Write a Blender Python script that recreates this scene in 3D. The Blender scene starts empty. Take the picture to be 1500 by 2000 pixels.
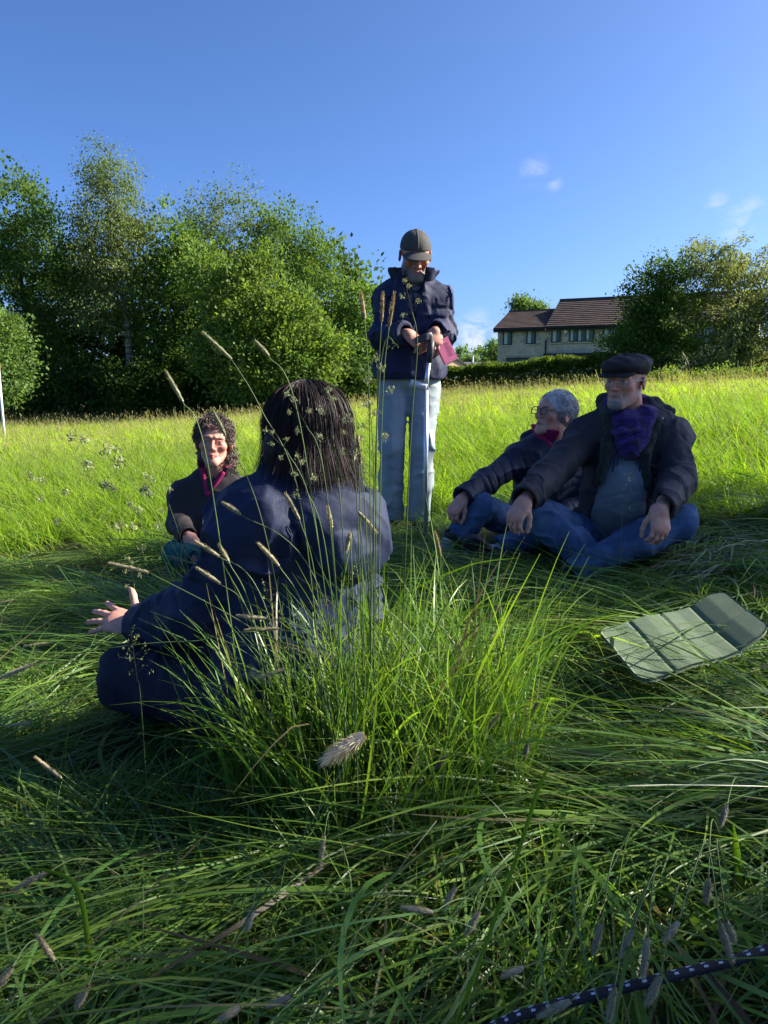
import bpy, math, random
import numpy as np
from mathutils import Vector

# ---------------------------------------------------------------- camera, sky, sun, exposure
scn = bpy.context.scene
F = 1450.0                                  # focal length in photo pixels (1500 x 2000)
TH = math.atan(260.0 / F)                   # camera looks down a little
CAM = np.array([0.0, 0.0, 0.9])             # eye height of a seated person
_fw = np.array([0, math.cos(TH), -math.sin(TH)]); _up = np.array([0, math.sin(TH), math.cos(TH)])

def V(px, py, Y):
    """photo pixel + distance ahead -> world point"""
    d = _fw + (px - 750) / F * np.array([1.0, 0, 0]) + (1000 - py) / F * _up
    return CAM + d * (Y / d[1])

cam_d = bpy.data.cameras.new('camera'); cam = bpy.data.objects.new('camera', cam_d)
scn.collection.objects.link(cam); scn.camera = cam
cam.location = CAM; cam.rotation_euler = (math.pi / 2 - TH, 0, 0)
cam_d.sensor_fit = 'HORIZONTAL'; cam_d.sensor_width = 36.0; cam_d.lens = 36.0 * F / 1500.0
cam_d.clip_start = 0.02; cam_d.clip_end = 3000

SUN_EL = math.radians(31); SUN_AZ = math.radians(12)     # to the right, a little beyond the group
SUN = np.array([math.cos(SUN_EL) * math.cos(SUN_AZ), math.cos(SUN_EL) * math.sin(SUN_AZ), math.sin(SUN_EL)])
sun_d = bpy.data.lights.new('sun', 'SUN'); sun = bpy.data.objects.new('sun', sun_d); scn.collection.objects.link(sun)
sun_d.energy = 5.0; sun_d.angle = math.radians(0.53); sun_d.color = (1.0, 0.93, 0.80)
sun.rotation_euler = Vector(SUN).to_track_quat('Z', 'Y').to_euler()
sun.location = (30, 6, 20)

wd = bpy.data.worlds.new('World'); scn.world = wd; wd.use_nodes = True
def build_world():
    nt = wd.node_tree; N = nt.nodes; L = nt.links; N.clear()
    out = N.new('ShaderNodeOutputWorld'); bg = N.new('ShaderNodeBackground')
    sky = N.new('ShaderNodeTexSky'); sky.sky_type = 'NISHITA'; sky.sun_disc = False
    sky.sun_elevation = SUN_EL
    sky.sun_rotation = math.pi / 2 - SUN_AZ       # clockwise from +Y
    sky.altitude = 0; sky.air_density = 0.6; sky.dust_density = 1.8; sky.ozone_density = 10.0
    bg.inputs['Strength'].default_value = 0.085
    # a few wisps of cloud in the direction of the sky where they hang
    geo = N.new('ShaderNodeNewGeometry'); inv = N.new('ShaderNodeVectorMath'); inv.operation = 'SCALE'
    inv.inputs['Scale'].default_value = -1.0
    L.new(geo.outputs['Incoming'], inv.inputs[0])
    noi = N.new('ShaderNodeTexNoise'); noi.inputs['Scale'].default_value = 26; noi.inputs['Detail'].default_value = 8
    noi.inputs['Roughness'].default_value = 0.62; noi.inputs['Distortion'].default_value = 0.6
    mp = N.new('ShaderNodeMapping'); mp.inputs['Scale'].default_value = (1, 1, 1.7)
    L.new(inv.outputs[0], mp.inputs[0]); L.new(mp.outputs[0], noi.inputs['Vector'])
    acc = None
    for px, py, rad, amp in ((1045, 333, .024, .55), (1082, 357, .014, .4), (1402, 396, .018, .55), (1440, 437, .026, .8), (1468, 408, .020, .5),
                             (935, 668, .050, 1.3), (900, 684, .040, 1.2), (1350, 620, .05, .7), (300, 760, .12, .5), (60, 690, .1, .4)):
        d = V(px, py, 1.0) - CAM; d /= np.linalg.norm(d)
        ds = N.new('ShaderNodeVectorMath'); ds.operation = 'DISTANCE'; ds.inputs[1].default_value = tuple(d)
        L.new(inv.outputs[0], ds.inputs[0])
        mr = N.new('ShaderNodeMapRange'); mr.interpolation_type = 'SMOOTHSTEP'
        mr.inputs['From Min'].default_value = rad; mr.inputs['From Max'].default_value = 0.0
        mr.inputs['To Max'].default_value = amp
        L.new(ds.outputs['Value'], mr.inputs['Value'])
        if acc is None: acc = mr.outputs[0]
        else:
            mx = N.new('ShaderNodeMath'); mx.operation = 'MAXIMUM'
            L.new(acc, mx.inputs[0]); L.new(mr.outputs[0], mx.inputs[1]); acc = mx.outputs[0]
    ns = N.new('ShaderNodeMapRange'); ns.inputs['From Min'].default_value = 0.42; ns.inputs['From Max'].default_value = 0.72
    L.new(noi.outputs['Fac'], ns.inputs['Value'])
    mul = N.new('ShaderNodeMath'); mul.operation = 'MULTIPLY'; mul.use_clamp = True
    L.new(acc, mul.inputs[0]); L.new(ns.outputs[0], mul.inputs[1])
    mix = N.new('ShaderNodeMix'); mix.data_type = 'RGBA'
    mix.inputs['B'].default_value = (3.9, 4.0, 4.2, 1)
    L.new(mul.outputs[0], mix.inputs['Factor']); L.new(sky.outputs[0], mix.inputs['A'])
    L.new(mix.outputs['Result'], bg.inputs['Color']); L.new(bg.outputs[0], out.inputs[0])
build_world()
scn.view_settings.view_transform = 'Standard'; scn.view_settings.look = 'None'
scn.view_settings.exposure = 1.6; scn.view_settings.gamma = 1.0
scn.cycles.max_bounces = 8; scn.cycles.transmission_bounces = 6; scn.cycles.transparent_max_bounces = 12
scn.cycles.use_denoising = True

rng = np.random.default_rng(7)
random.seed(7)

# ---------------------------------------------------------------- helpers
def nrm(v):
    v = np.asarray(v, float); return v / (np.linalg.norm(v) + 1e-12)
def A(*v): return np.array(v, float)
def lerp(a, b, t): return np.asarray(a) * (1 - t) + np.asarray(b) * t

def ground(x, y):
    x = np.asarray(x, float); y = np.asarray(y, float)
    s = np.clip((y - 5) / 20, 0, 1); s = s * s * (3 - 2 * s)
    return 0.85 * np.tanh(0.1 * x / 0.85) - 0.25 * s + 0.012 * np.sin(x * 2.1 + y) * np.sin(y * 1.7)

def on_ground(px, py, lift=0.0):
    lo, hi = 0.3, 200.0
    f = lambda Y: V(px, py, Y)[2] - ground(V(px, py, Y)[0], Y) - lift
    for _ in range(60):
        m = math.sqrt(lo * hi)
        if f(m) > 0: lo = m
        else: hi = m
    return V(px, py, lo)

def tag(o, label=None, cat=None, group=None, kind=None):
    if label: o['label'] = label
    if cat: o['category'] = cat
    if group: o['group'] = group
    if kind: o['kind'] = kind
    return o
def empty(name, loc, label=None, cat=None, group=None, kind=None):
    o = bpy.data.objects.new(name, None); scn.collection.objects.link(o); o.location = loc; o.empty_display_size = 0.1
    return tag(o, label, cat, group, kind)
def mesh_data(name, verts, faces, mats, smooth=True, col=None, fmat=None):
    me = bpy.data.meshes.new(name)
    verts = np.asarray(verts, np.float32)
    if isinstance(faces, np.ndarray):
        k = faces.shape[1]; n = len(faces)
        me.vertices.add(len(verts)); me.vertices.foreach_set('co', verts.ravel())
        me.loops.add(n * k); me.loops.foreach_set('vertex_index', faces.astype(np.int32).ravel())
        me.polygons.add(n); me.polygons.foreach_set('loop_start', np.arange(0, n * k, k, dtype=np.int32))
        me.update(calc_edges=True)
    else:
        me.from_pydata([tuple(map(float, v)) for v in verts], [], [tuple(map(int, f)) for f in faces]); me.update()
    for m in (mats if isinstance(mats, (list, tuple)) else [mats]): me.materials.append(m)
    if smooth: me.polygons.foreach_set('use_smooth', np.ones(len(me.polygons), bool))
    if fmat is not None: me.polygons.foreach_set('material_index', np.asarray(fmat, np.int32))
    if col is not None:
        at = me.color_attributes.new('Col', 'FLOAT_COLOR', 'POINT')
        c = np.ones((len(verts), 4), np.float32); c[:, :3] = col
        at.data.foreach_set('color', c.ravel())
    me.validate()
    return me
def mkobj(name, verts, faces, mats, parent=None, smooth=True, col=None, loc=None, fmat=None):
    """verts in world space; stored relative to the parent (or to loc)"""
    off = np.array(parent.matrix_basis.translation if parent is not None and parent.parent is None else
                   (parent['_w'] if parent is not None else (loc if loc is not None else (0, 0, 0))), float)
    me = mesh_data(name, np.asarray(verts, float) - off, faces, mats, smooth, col, fmat)
    o = bpy.data.objects.new(name, me); scn.collection.objects.link(o)
    if parent is not None: o.parent = parent; o['_w'] = tuple(off)
    elif loc is not None: o.location = loc
    return o

class MB:
    """collects simple shapes for one mesh"""
    def __init__(s): s.v = []; s.f = []; s.n = 0
    def add(s, v, f):
        v = np.asarray(v, float); s.v.append(v); s.f += [tuple(i + s.n for i in q) for q in f]; s.n += len(v)
    def box(s, c, half, ax=None):
        ax = np.eye(3) if ax is None else np.asarray(ax)
        v = [np.asarray(c) + ax[0] * half[0] * i + ax[1] * half[1] * j + ax[2] * half[2] * k for i in (-1, 1) for j in (-1, 1) for k in (-1, 1)]
        s.add(v, [(0, 1, 3, 2), (4, 6, 7, 5), (0, 4, 5, 1), (2, 3, 7, 6), (0, 2, 6, 4), (1, 5, 7, 3)])
    def tube(s, pts, rad, seg=8, cap=True):
        pts = [np.asarray(p, float) for p in pts]; n = len(pts)
        rad = [rad] * n if np.isscalar(rad) else rad
        t0 = nrm(pts[1] - pts[0]); ref = A(0, 0, 1) if abs(t0[2]) < .9 else A(1, 0, 0)
        u = nrm(np.cross(t0, ref)); rings = []
        for i in range(n):
            t = nrm(pts[min(i + 1, n - 1)] - pts[max(i - 1, 0)])
            u = nrm(u - t * u.dot(t)); w = np.cross(t, u)
            for k in range(seg):
                a = 2 * math.pi * k / seg
                rings.append(pts[i] + rad[i] * (math.cos(a) * u + math.sin(a) * w))
        f = [(i * seg + k, i * seg + (k + 1) % seg, (i + 1) * seg + (k + 1) % seg, (i + 1) * seg + k) for i in range(n - 1) for k in range(seg)]
        if cap: f += [tuple(range(seg))[::-1], tuple((n - 1) * seg + k for k in range(seg))]
        s.add(rings, f)
    def obj(s, name, m, parent=None, smooth=False, loc=None):
        return mkobj(name, np.concatenate(s.v), s.f, m, parent, smooth, loc=loc)

# ---------------------------------------------------------------- materials
MATS = {}
def mat(name, color=(.5, .5, .5), rough=.7, var=0.0, vscale=8, bump=0.0, bscale=40, spec=.35, sheen=0.0, attr=False, trans=0.0, tcol=None, rnd=0.0, metal=0.0, sss=0.0, bdist=.02, stretch=None, col2=None, fold=0.0):
    if name in MATS: return MATS[name]
    m = bpy.data.materials.new(name); m.use_nodes = True; MATS[name] = m
    nt = m.node_tree; N = nt.nodes; L = nt.links
    b = N['Principled BSDF']; out = N['Material Output']
    b.inputs['Roughness'].default_value = rough; b.inputs['Specular IOR Level'].default_value = spec
    b.inputs['Metallic'].default_value = metal
    if sheen: b.inputs['Sheen Weight'].default_value = sheen; b.inputs['Sheen Roughness'].default_value = .5
    if sss:
        b.inputs['Subsurface Weight'].default_value = sss; b.inputs['Subsurface Radius'].default_value = (1, .35, .2); b.inputs['Subsurface Scale'].default_value = .012
    tc = N.new('ShaderNodeTexCoord'); vec = tc.outputs['Object']
    if stretch:
        mp = N.new('ShaderNodeMapping'); mp.inputs['Scale'].default_value = stretch; L.new(vec, mp.inputs[0]); vec = mp.outputs[0]
    if attr:
        a = N.new('ShaderNodeAttribute'); a.attribute_name = 'Col'; cs = a.outputs['Color']
    else:
        r = N.new('ShaderNodeRGB'); r.outputs[0].default_value = (*color, 1); cs = r.outputs[0]
    if col2 is not None:
        n0 = N.new('ShaderNodeTexNoise'); n0.inputs['Scale'].default_value = vscale * .5; n0.inputs['Detail'].default_value = 6
        L.new(vec, n0.inputs['Vector'])
        rr = N.new('ShaderNodeMapRange'); rr.inputs['From Min'].default_value = .4; rr.inputs['From Max'].default_value = .62
        L.new(n0.outputs['Fac'], rr.inputs['Value'])
        mx = N.new('ShaderNodeMix'); mx.data_type = 'RGBA'; mx.inputs['B'].default_value = (*col2, 1)
        L.new(rr.outputs[0], mx.inputs['Factor']); L.new(cs, mx.inputs['A']); cs = mx.outputs['Result']
    if var or rnd:
        h = N.new('ShaderNodeHueSaturation'); L.new(cs, h.inputs['Color'])
        val = None
        if var:
            n = N.new('ShaderNodeTexNoise'); n.inputs['Scale'].default_value = vscale; n.inputs['Detail'].default_value = 5
            L.new(vec, n.inputs['Vector'])
            mr = N.new('ShaderNodeMapRange'); mr.inputs['From Min'].default_value = .3; mr.inputs['From Max'].default_value = .7
            mr.inputs['To Min'].default_value = 1 - var; mr.inputs['To Max'].default_value = 1 + var
            L.new(n.outputs['Fac'], mr.inputs['Value']); val = mr.outputs[0]
        if rnd:
            oi = N.new('ShaderNodeObjectInfo')
            mr = N.new('ShaderNodeMapRange'); mr.inputs['To Min'].default_value = 1 - rnd; mr.inputs['To Max'].default_value = 1 + rnd
            L.new(oi.outputs['Random'], mr.inputs['Value'])
            if val is not None:
                mm = N.new('ShaderNodeMath'); mm.operation = 'MULTIPLY'; L.new(val, mm.inputs[0]); L.new(mr.outputs[0], mm.inputs[1]); val = mm.outputs[0]
            else: val = mr.outputs[0]
        L.new(val, h.inputs['Value']); cs = h.outputs['Color']
    L.new(cs, b.inputs['Base Color'])
    if bump:
        n = N.new('ShaderNodeTexNoise'); n.inputs['Scale'].default_value = bscale; n.inputs['Detail'].default_value = 6
        L.new(vec, n.inputs['Vector'])
        bp = N.new('ShaderNodeBump'); bp.inputs['Strength'].default_value = bump; bp.inputs['Distance'].default_value = bdist
        L.new(n.outputs['Fac'], bp.inputs['Height']); L.new(bp.outputs[0], b.inputs['Normal'])
        if fold:
            n2 = N.new('ShaderNodeTexNoise'); n2.noise_type = 'RIDGED_MULTIFRACTAL'; n2.inputs['Scale'].default_value = 7; n2.inputs['Detail'].default_value = 3; n2.inputs['Distortion'].default_value = .8
            L.new(tc.outputs['Object'], n2.inputs['Vector']); b2 = N.new('ShaderNodeBump'); b2.inputs['Strength'].default_value = fold; b2.inputs['Distance'].default_value = .012
            L.new(n2.outputs['Fac'], b2.inputs['Height']); L.new(b2.outputs[0], bp.inputs['Normal'])
    if trans:
        t = N.new('ShaderNodeBsdfTranslucent')
        if tcol is not None:
            mx = N.new('ShaderNodeMix'); mx.data_type = 'RGBA'; mx.blend_type = 'MULTIPLY'; mx.inputs['Factor'].default_value = 1
            mx.inputs['B'].default_value = (*tcol, 1); L.new(cs, mx.inputs['A']); L.new(mx.outputs['Result'], t.inputs['Color'])
        else: L.new(cs, t.inputs['Color'])
        ms = N.new('ShaderNodeMixShader'); ms.inputs[0].default_value = trans
        L.new(b.outputs[0], ms.inputs[1]); L.new(t.outputs[0], ms.inputs[2]); L.new(ms.outputs[0], out.inputs['Surface'])
    return m

# ---------------------------------------------------------------- signed-distance modelling
_lat = rng.random((32, 32, 32)).astype(np.float32)
def vnoise(P, f=1.0, seed=0):
    Q = P * f + seed * 7.31
    i = np.floor(Q).astype(np.int64); t = (Q - i).astype(np.float32); t = t * t * (3 - 2 * t)
    i &= 31; j = (i + 1) & 31
    x0, y0, z0 = i[..., 0], i[..., 1], i[..., 2]; x1, y1, z1 = j[..., 0], j[..., 1], j[..., 2]
    a, b, c = t[..., 0], t[..., 1], t[..., 2]
    L = _lat
    return ((L[x0, y0, z0] * (1 - a) + L[x1, y0, z0] * a) * (1 - b) + (L[x0, y1, z0] * (1 - a) + L[x1, y1, z0] * a) * b) * (1 - c) + \
           ((L[x0, y0, z1] * (1 - a) + L[x1, y0, z1] * a) * (1 - b) + (L[x0, y1, z1] * (1 - a) + L[x1, y1, z1] * a) * b) * c

class Vol:
    def __init__(s, lo, hi, h):
        s.lo = np.asarray(lo, float); s.h = h
        s.n = np.ceil((np.asarray(hi, float) - s.lo) / h).astype(int) + 1
        s.D = np.full(s.n, 0.5, np.float32)
        s.ax = [(s.lo[i] + h * np.arange(s.n[i])).astype(np.float32) for i in range(3)]
    def _blk(s, lo, hi):
        i0 = np.clip(np.floor((lo - s.lo) / s.h).astype(int), 0, s.n); i1 = np.clip(np.ceil((hi - s.lo) / s.h).astype(int) + 1, 0, s.n)
        sl = tuple(slice(a, b) for a, b in zip(i0, i1))
        X = s.ax[0][sl[0]][:, None, None]; Y = s.ax[1][sl[1]][None, :, None]; Z = s.ax[2][sl[2]][None, None, :]
        return sl, X, Y, Z
    def _put(s, sl, d, k, op):
        D = s.D[sl]
        if D.size == 0: return
        if op == 'sub': d = -d
        if op == 'add':
            if k > 0:
                h = np.maximum(k - np.abs(D - d), 0) / k; s.D[sl] = np.minimum(D, d) - h * h * k * .25
            else: s.D[sl] = np.minimum(D, d)
        else:
            if k > 0:
                h = np.maximum(k - np.abs(D - d), 0) / k; s.D[sl] = np.maximum(D, d) + h * h * k * .25
            else: s.D[sl] = np.maximum(D, d)
    def cone(s, a, b, ra, rb, k=.02, op='add'):
        a = np.asarray(a, float); b = np.asarray(b, float); p = max(ra, rb) + k + 3 * s.h
        sl, X, Y, Z = s._blk(np.minimum(a, b) - p, np.maximum(a, b) + p)
        ab = b - a; l2 = float(ab.dot(ab)) + 1e-12
        t = np.clip(((X - a[0]) * ab[0] + (Y - a[1]) * ab[1] + (Z - a[2]) * ab[2]) / l2, 0, 1)
        d = np.sqrt((X - a[0] - t * ab[0]) ** 2 + (Y - a[1] - t * ab[1]) ** 2 + (Z - a[2] - t * ab[2]) ** 2) - (ra + (rb - ra) * t)
        s._put(sl, d.astype(np.float32), k, op); return s
    def ell(s, c, r, ax=None, k=.02, op='add'):
        c = np.asarray(c, float); r = np.asarray(r, float); ax = np.eye(3) if ax is None else np.asarray(ax, float)
        p = np.sqrt(((ax * r[:, None]) ** 2).sum(0)) + k + 3 * s.h
        sl, X, Y, Z = s._blk(c - p, c + p)
        q = [((X - c[0]) * ax[i, 0] + (Y - c[1]) * ax[i, 1] + (Z - c[2]) * ax[i, 2]) / r[i] for i in range(3)]
        k0 = np.sqrt(q[0] ** 2 + q[1] ** 2 + q[2] ** 2)
        k1 = np.sqrt((q[0] / r[0]) ** 2 + (q[1] / r[1]) ** 2 + (q[2] / r[2]) ** 2) + 1e-9
        s._put(sl, (k0 * (k0 - 1) / k1).astype(np.float32), k, op); return s
    def fn(s, f, lo=None, hi=None, k=0.0, op='add'):
        lo = s.lo if lo is None else np.asarray(lo, float); hi = s.lo + s.h * s.n if hi is None else np.asarray(hi, float)
        sl, X, Y, Z = s._blk(lo, hi)
        s._put(sl, np.broadcast_to(f(X, Y, Z), s.D[sl].shape).astype(np.float32), k, op); return s
    def plane(s, p, n, k=.004, lo=None, hi=None):
        """keep the side the normal points away from"""
        n = nrm(n); p = np.asarray(p, float)
        return s.fn(lambda X, Y, Z: (X - p[0]) * n[0] + (Y - p[1]) * n[1] + (Z - p[2]) * n[2], lo, hi, k, 'int')
    def disp(s, f):
        m = np.abs(s.D) < .04 + s.h
        i = np.argwhere(m); P = s.lo + s.h * i
        s.D[m] += f(P).astype(np.float32); return s
    def mesh(s):
        D = s.D; D = np.pad(D, 1, constant_values=.5); S = D < 0
        nx, ny, nz = D.shape
        c = np.zeros((nx - 1, ny - 1, nz - 1), np.int8)
        for a in (0, 1):
            for b in (0, 1):
                for d in (0, 1): c += S[a:nx - 1 + a, b:ny - 1 + b, d:nz - 1 + d]
        cells = np.argwhere((c > 0) & (c < 8))
        if len(cells) == 0: return np.zeros((0, 3)), np.zeros((0, 4), int)
        idx = np.full(c.shape, -1, np.int64); idx[tuple(cells.T)] = np.arange(len(cells))
        pos = np.zeros((len(cells), 3)); cnt = np.zeros(len(cells))
        cor = [(a, b, d) for a in (0, 1) for b in (0, 1) for d in (0, 1)]
        for p in cor:
            for ax in range(3):
                if p[ax]: continue
                q = list(p); q[ax] = 1
                d0 = D[cells[:, 0] + p[0], cells[:, 1] + p[1], cells[:, 2] + p[2]]; d1 = D[cells[:, 0] + q[0], cells[:, 1] + q[1], cells[:, 2] + q[2]]
                m = (d0 < 0) != (d1 < 0); t = np.where(m, d0 / np.where(m, d0 - d1, 1), 0)
                e = np.array(p, float)[None] + np.zeros((len(cells), 3)); e[:, ax] += t
                pos += np.where(m[:, None], e, 0); cnt += m
        pos = (cells + pos / np.maximum(cnt, 1)[:, None] - 1) * s.h + s.lo
        F_ = []
        for ax in range(3):
            u, v = (ax + 1) % 3, (ax + 2) % 3
            a0 = np.moveaxis(S, ax, 0)
            d = S.take(range(0, S.shape[ax] - 1), ax) != S.take(range(1, S.shape[ax]), ax)
            e = np.argwhere(d); e = e[(e[:, u] > 0) & (e[:, v] > 0) & (e[:, u] < D.shape[u] - 1) & (e[:, v] < D.shape[v] - 1)]
            def at(du, dv):
                g = e.copy(); g[:, u] -= du; g[:, v] -= dv; return idx[tuple(g.T)]
            q = np.stack([at(0, 0), at(1, 0), at(1, 1), at(0, 1)], 1)
            ins = S[tuple(e.T)]
            q[~ins] = q[~ins][:, ::-1]
            F_.append(q)
        F_ = np.concatenate(F_); F_ = F_[(F_ >= 0).all(1)]
        return pos, F_
# ---------------------------------------------------------------- people
def frame(d, up=(0, 0, 1), roll=0.0):
    """rows: person's left, back, up for a facing direction d"""
    y = -nrm(d); u = np.asarray(up, float); z = nrm(u - y * u.dot(y)); x = np.cross(y, z)
    if roll:
        c, s_ = math.cos(roll), math.sin(roll); x, z = c * x + s_ * z, c * z - s_ * x
    return np.stack([x, y, z])

def join(parts):
    v = []; f = []; c = []; n = 0
    for p in parts:
        v.append(p[0]); f.append(p[1] + n); n += len(p[0])
        c.append(p[2] if len(p) > 2 else np.tile(A(.4, .2, .15), (len(p[0]), 1)))
    return np.concatenate(v), np.concatenate(f), np.concatenate(c)

def head(hc, R, neck, skin, s=1.0, beard=0, beardcol=(.45, .43, .41), female=False, neck_r=.056, lips=(.40, .13, .11), ears=True, smile=0.0):
    """head and neck, in a head frame, then turned into the world"""
    nl = R @ (np.asarray(neck) - hc) / s
    nl2 = nl + (nl - A(0, .02, -.05)) * .25
    v = Vol((-.13, -.15, -.26), (.13, .16, .15), .003)
    jw = .050 if not female else .039
    v.ell((0, .012, .038), (.075, .097, .086), k=0)
    v.ell((0, -.030, -.030), (.054 if female else .061, .064 if female else .067, .072 if female else .078), k=.03)
    v.ell((0, -.074, -.092 if female else -.094), (.019, .018, .016) if female else (.026, .022, .020), k=.03)
    for x in (-1, 1):
        v.cone((x * jw, -.005, -.055 if female else -.060), (x * (.012 if female else .020), -.076, -.093 if female else -.098), .016 if female else .021, .013 if female else .017, .03)
        v.ell((x * .043, -.064, -.016), (.022, .022, .018), k=.025)
        v.cone((x * .012, -.094, .026), (x * .046, -.076, .024), .011, .010, .016)
    for x in (-1, 1):
        v.ell((x * .032, -.104, .004), (.019, .019, .013), k=.014, op='sub')
        v.ell((x * .032, -.0775, .004), (.0145, .0135, .0125), k=.003)
        v.cone((x * .020, -.0895, .0105), (x * .046, -.083, .0095), .0042, .0038, .004)
        v.cone((x * .022, -.0885, -.0035), (x * .044, -.083, -.003), .003, .003, .004)
    v.cone((0, -.094, .016), (0, -.113 if female else -.116, -.026), .0068 if female else .0085, .0092 if female else .0115, .010)      # nose
    for x in (-1, 1): v.ell((x * (.0105 if female else .0125), -.104, -.030), (.008 if female else .0095, .010, .008), k=.008)
    for x in (-1, 1): v.ell((x * .006, -.108, -.040), (.0042, .006, .004), k=.003, op='sub')
    z0 = -.062
    for x in (-1, 1):
        v.cone((0, -.0975, z0 + .005), (x * .026, -.087, z0 + .001 + smile * .006), .0046, .0030, .006)
        v.cone((0, -.0965, z0 - .006), (x * .024, -.086, z0 - .001 + smile * .006), .0052, .0032, .006)
        v.cone((0, -.1055, z0), (x * .028, -.0905, z0 + smile * .006), .0020, .0018, .003, op='sub')
        v.cone((x * .030, -.088, -.030), (x * .033, -.082, -.062), .003, .003, .012, op='sub')
    if ears:
        for x in (-1, 1):
            ax = np.stack([nrm(A(1, .35 * x * x, 0) * A(x, 1, 1)), nrm(A(-.35 * x, 1, .0)), A(0, 0, 1)])
            v.ell((x * .082, .012, -.002), (.0085, .019, .031), ax, k=.006)
            v.ell((x * .091, .008, .002), (.006, .010, .018), ax, k=.005, op='sub')
    if beard:
        v.ell((0, -.072, -.088), (.038, .028, .026) if beard == 1 else (.028, .022, .020), k=.02)
    v.cone(A(0, .022, -.045), nl, neck_r, neck_r * 1.02, .025); v.cone(nl, nl2, neck_r * 1.02, neck_r * 1.5, .03)
    v.ell((0, -.030, -.118) + nl * .12, (.013, .016, .018), k=.02) if not female else None
    P, Q = v.mesh()
    c = np.tile(np.asarray(skin, float), (len(P), 1))
    n1 = vnoise(P, 60)[:, None]; n2 = vnoise(P, 220, 3)[:, None]; n3 = vnoise(P, 400, 5)[:, None]
    c *= .76 + .26 * n1 + .26 * n2; c *= 1 + A(.14, -.05, -.08) * (vnoise(P, 35, 8)[:, None] - .5) * 2
    def blob(cx, cy, cz, r): return np.clip(1 - (((P - A(cx, cy, cz)) / np.asarray(r)) ** 2).sum(1), 0, 1)[:, None]
    red = np.maximum.reduce([blob(.045, -.075, -.03, (.03, .04, .025)), blob(-.045, -.075, -.03, (.03, .04, .025)), blob(0, -.115, -.028, (.02, .03, .02)), blob(.085, .01, 0, (.02, .03, .04)), blob(-.085, .01, 0, (.02, .03, .04))])
    c = c * (1 - .45 * red) + c * A(1.15, .72, .68) * .45 * red
    lp = np.maximum(blob(0, -.097, z0, (.030, .025, .0105)), 0) ** .5 * (P[:, 1:2] < -.085)
    c = c * (1 - lp) + np.asarray(lips) * lp
    for x in (-1, 1):
        e = blob(x * .032, -.091, .0035, (.0115, .012, .0045)) > .05
        c = np.where(e, A(.50, .45, .42), c)
        e = blob(x * .032, -.092, .0035, (.0050, .012, .0050)) > .05
        c = np.where(e, A(.05, .035, .025), c)
        lid = (blob(x * .033, -.09, .0105, (.018, .014, .0028)) > .05)
        c = np.where(lid, c * .55, c)
        br = blob(x * .031, -.092, .0265, (.021, .02, .0055))
        c = c * (1 - .75 * br ** .5) + np.asarray(beardcol if beard else (.16, .11, .08)) * .75 * br ** .5
    if beard:
        jaw = (P[:, 2:3] < -.040) & (P[:, 1:2] < .015) & (P[:, 2:3] > -.15)
        w = np.clip((-.030 - P[:, 2:3]) / .02, 0, 1) * np.clip((.02 - P[:, 1:2]) / .03, 0, 1) * np.clip((P[:, 2:3] + .148) / .02, 0, 1)
        cheek = np.clip((np.abs(P[:, 0:1]) - .030) / .02, 0, 1)
        if beard == 1: w = np.maximum(w * np.clip(np.maximum(cheek * 1.0, (-.05 - P[:, 2:3]) / .01), 0, 1), 0)
        if beard == 2: w = .8 * w * np.clip((.036 - np.abs(P[:, 0:1])) / .012, 0, 1) * np.clip((-.078 - P[:, 2:3]) / .006, 0, 1) + .22 * w
        w = np.clip(w, 0, 1) * (1 - lp) * np.clip(.75 + .8 * (n3 - .35), 0, 1)
        c = c * (1 - w) + np.asarray(beardcol) * (.75 + .5 * n2) * w
    return hc + (P * s) @ R, Q, np.clip(c, 0, 1)

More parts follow.
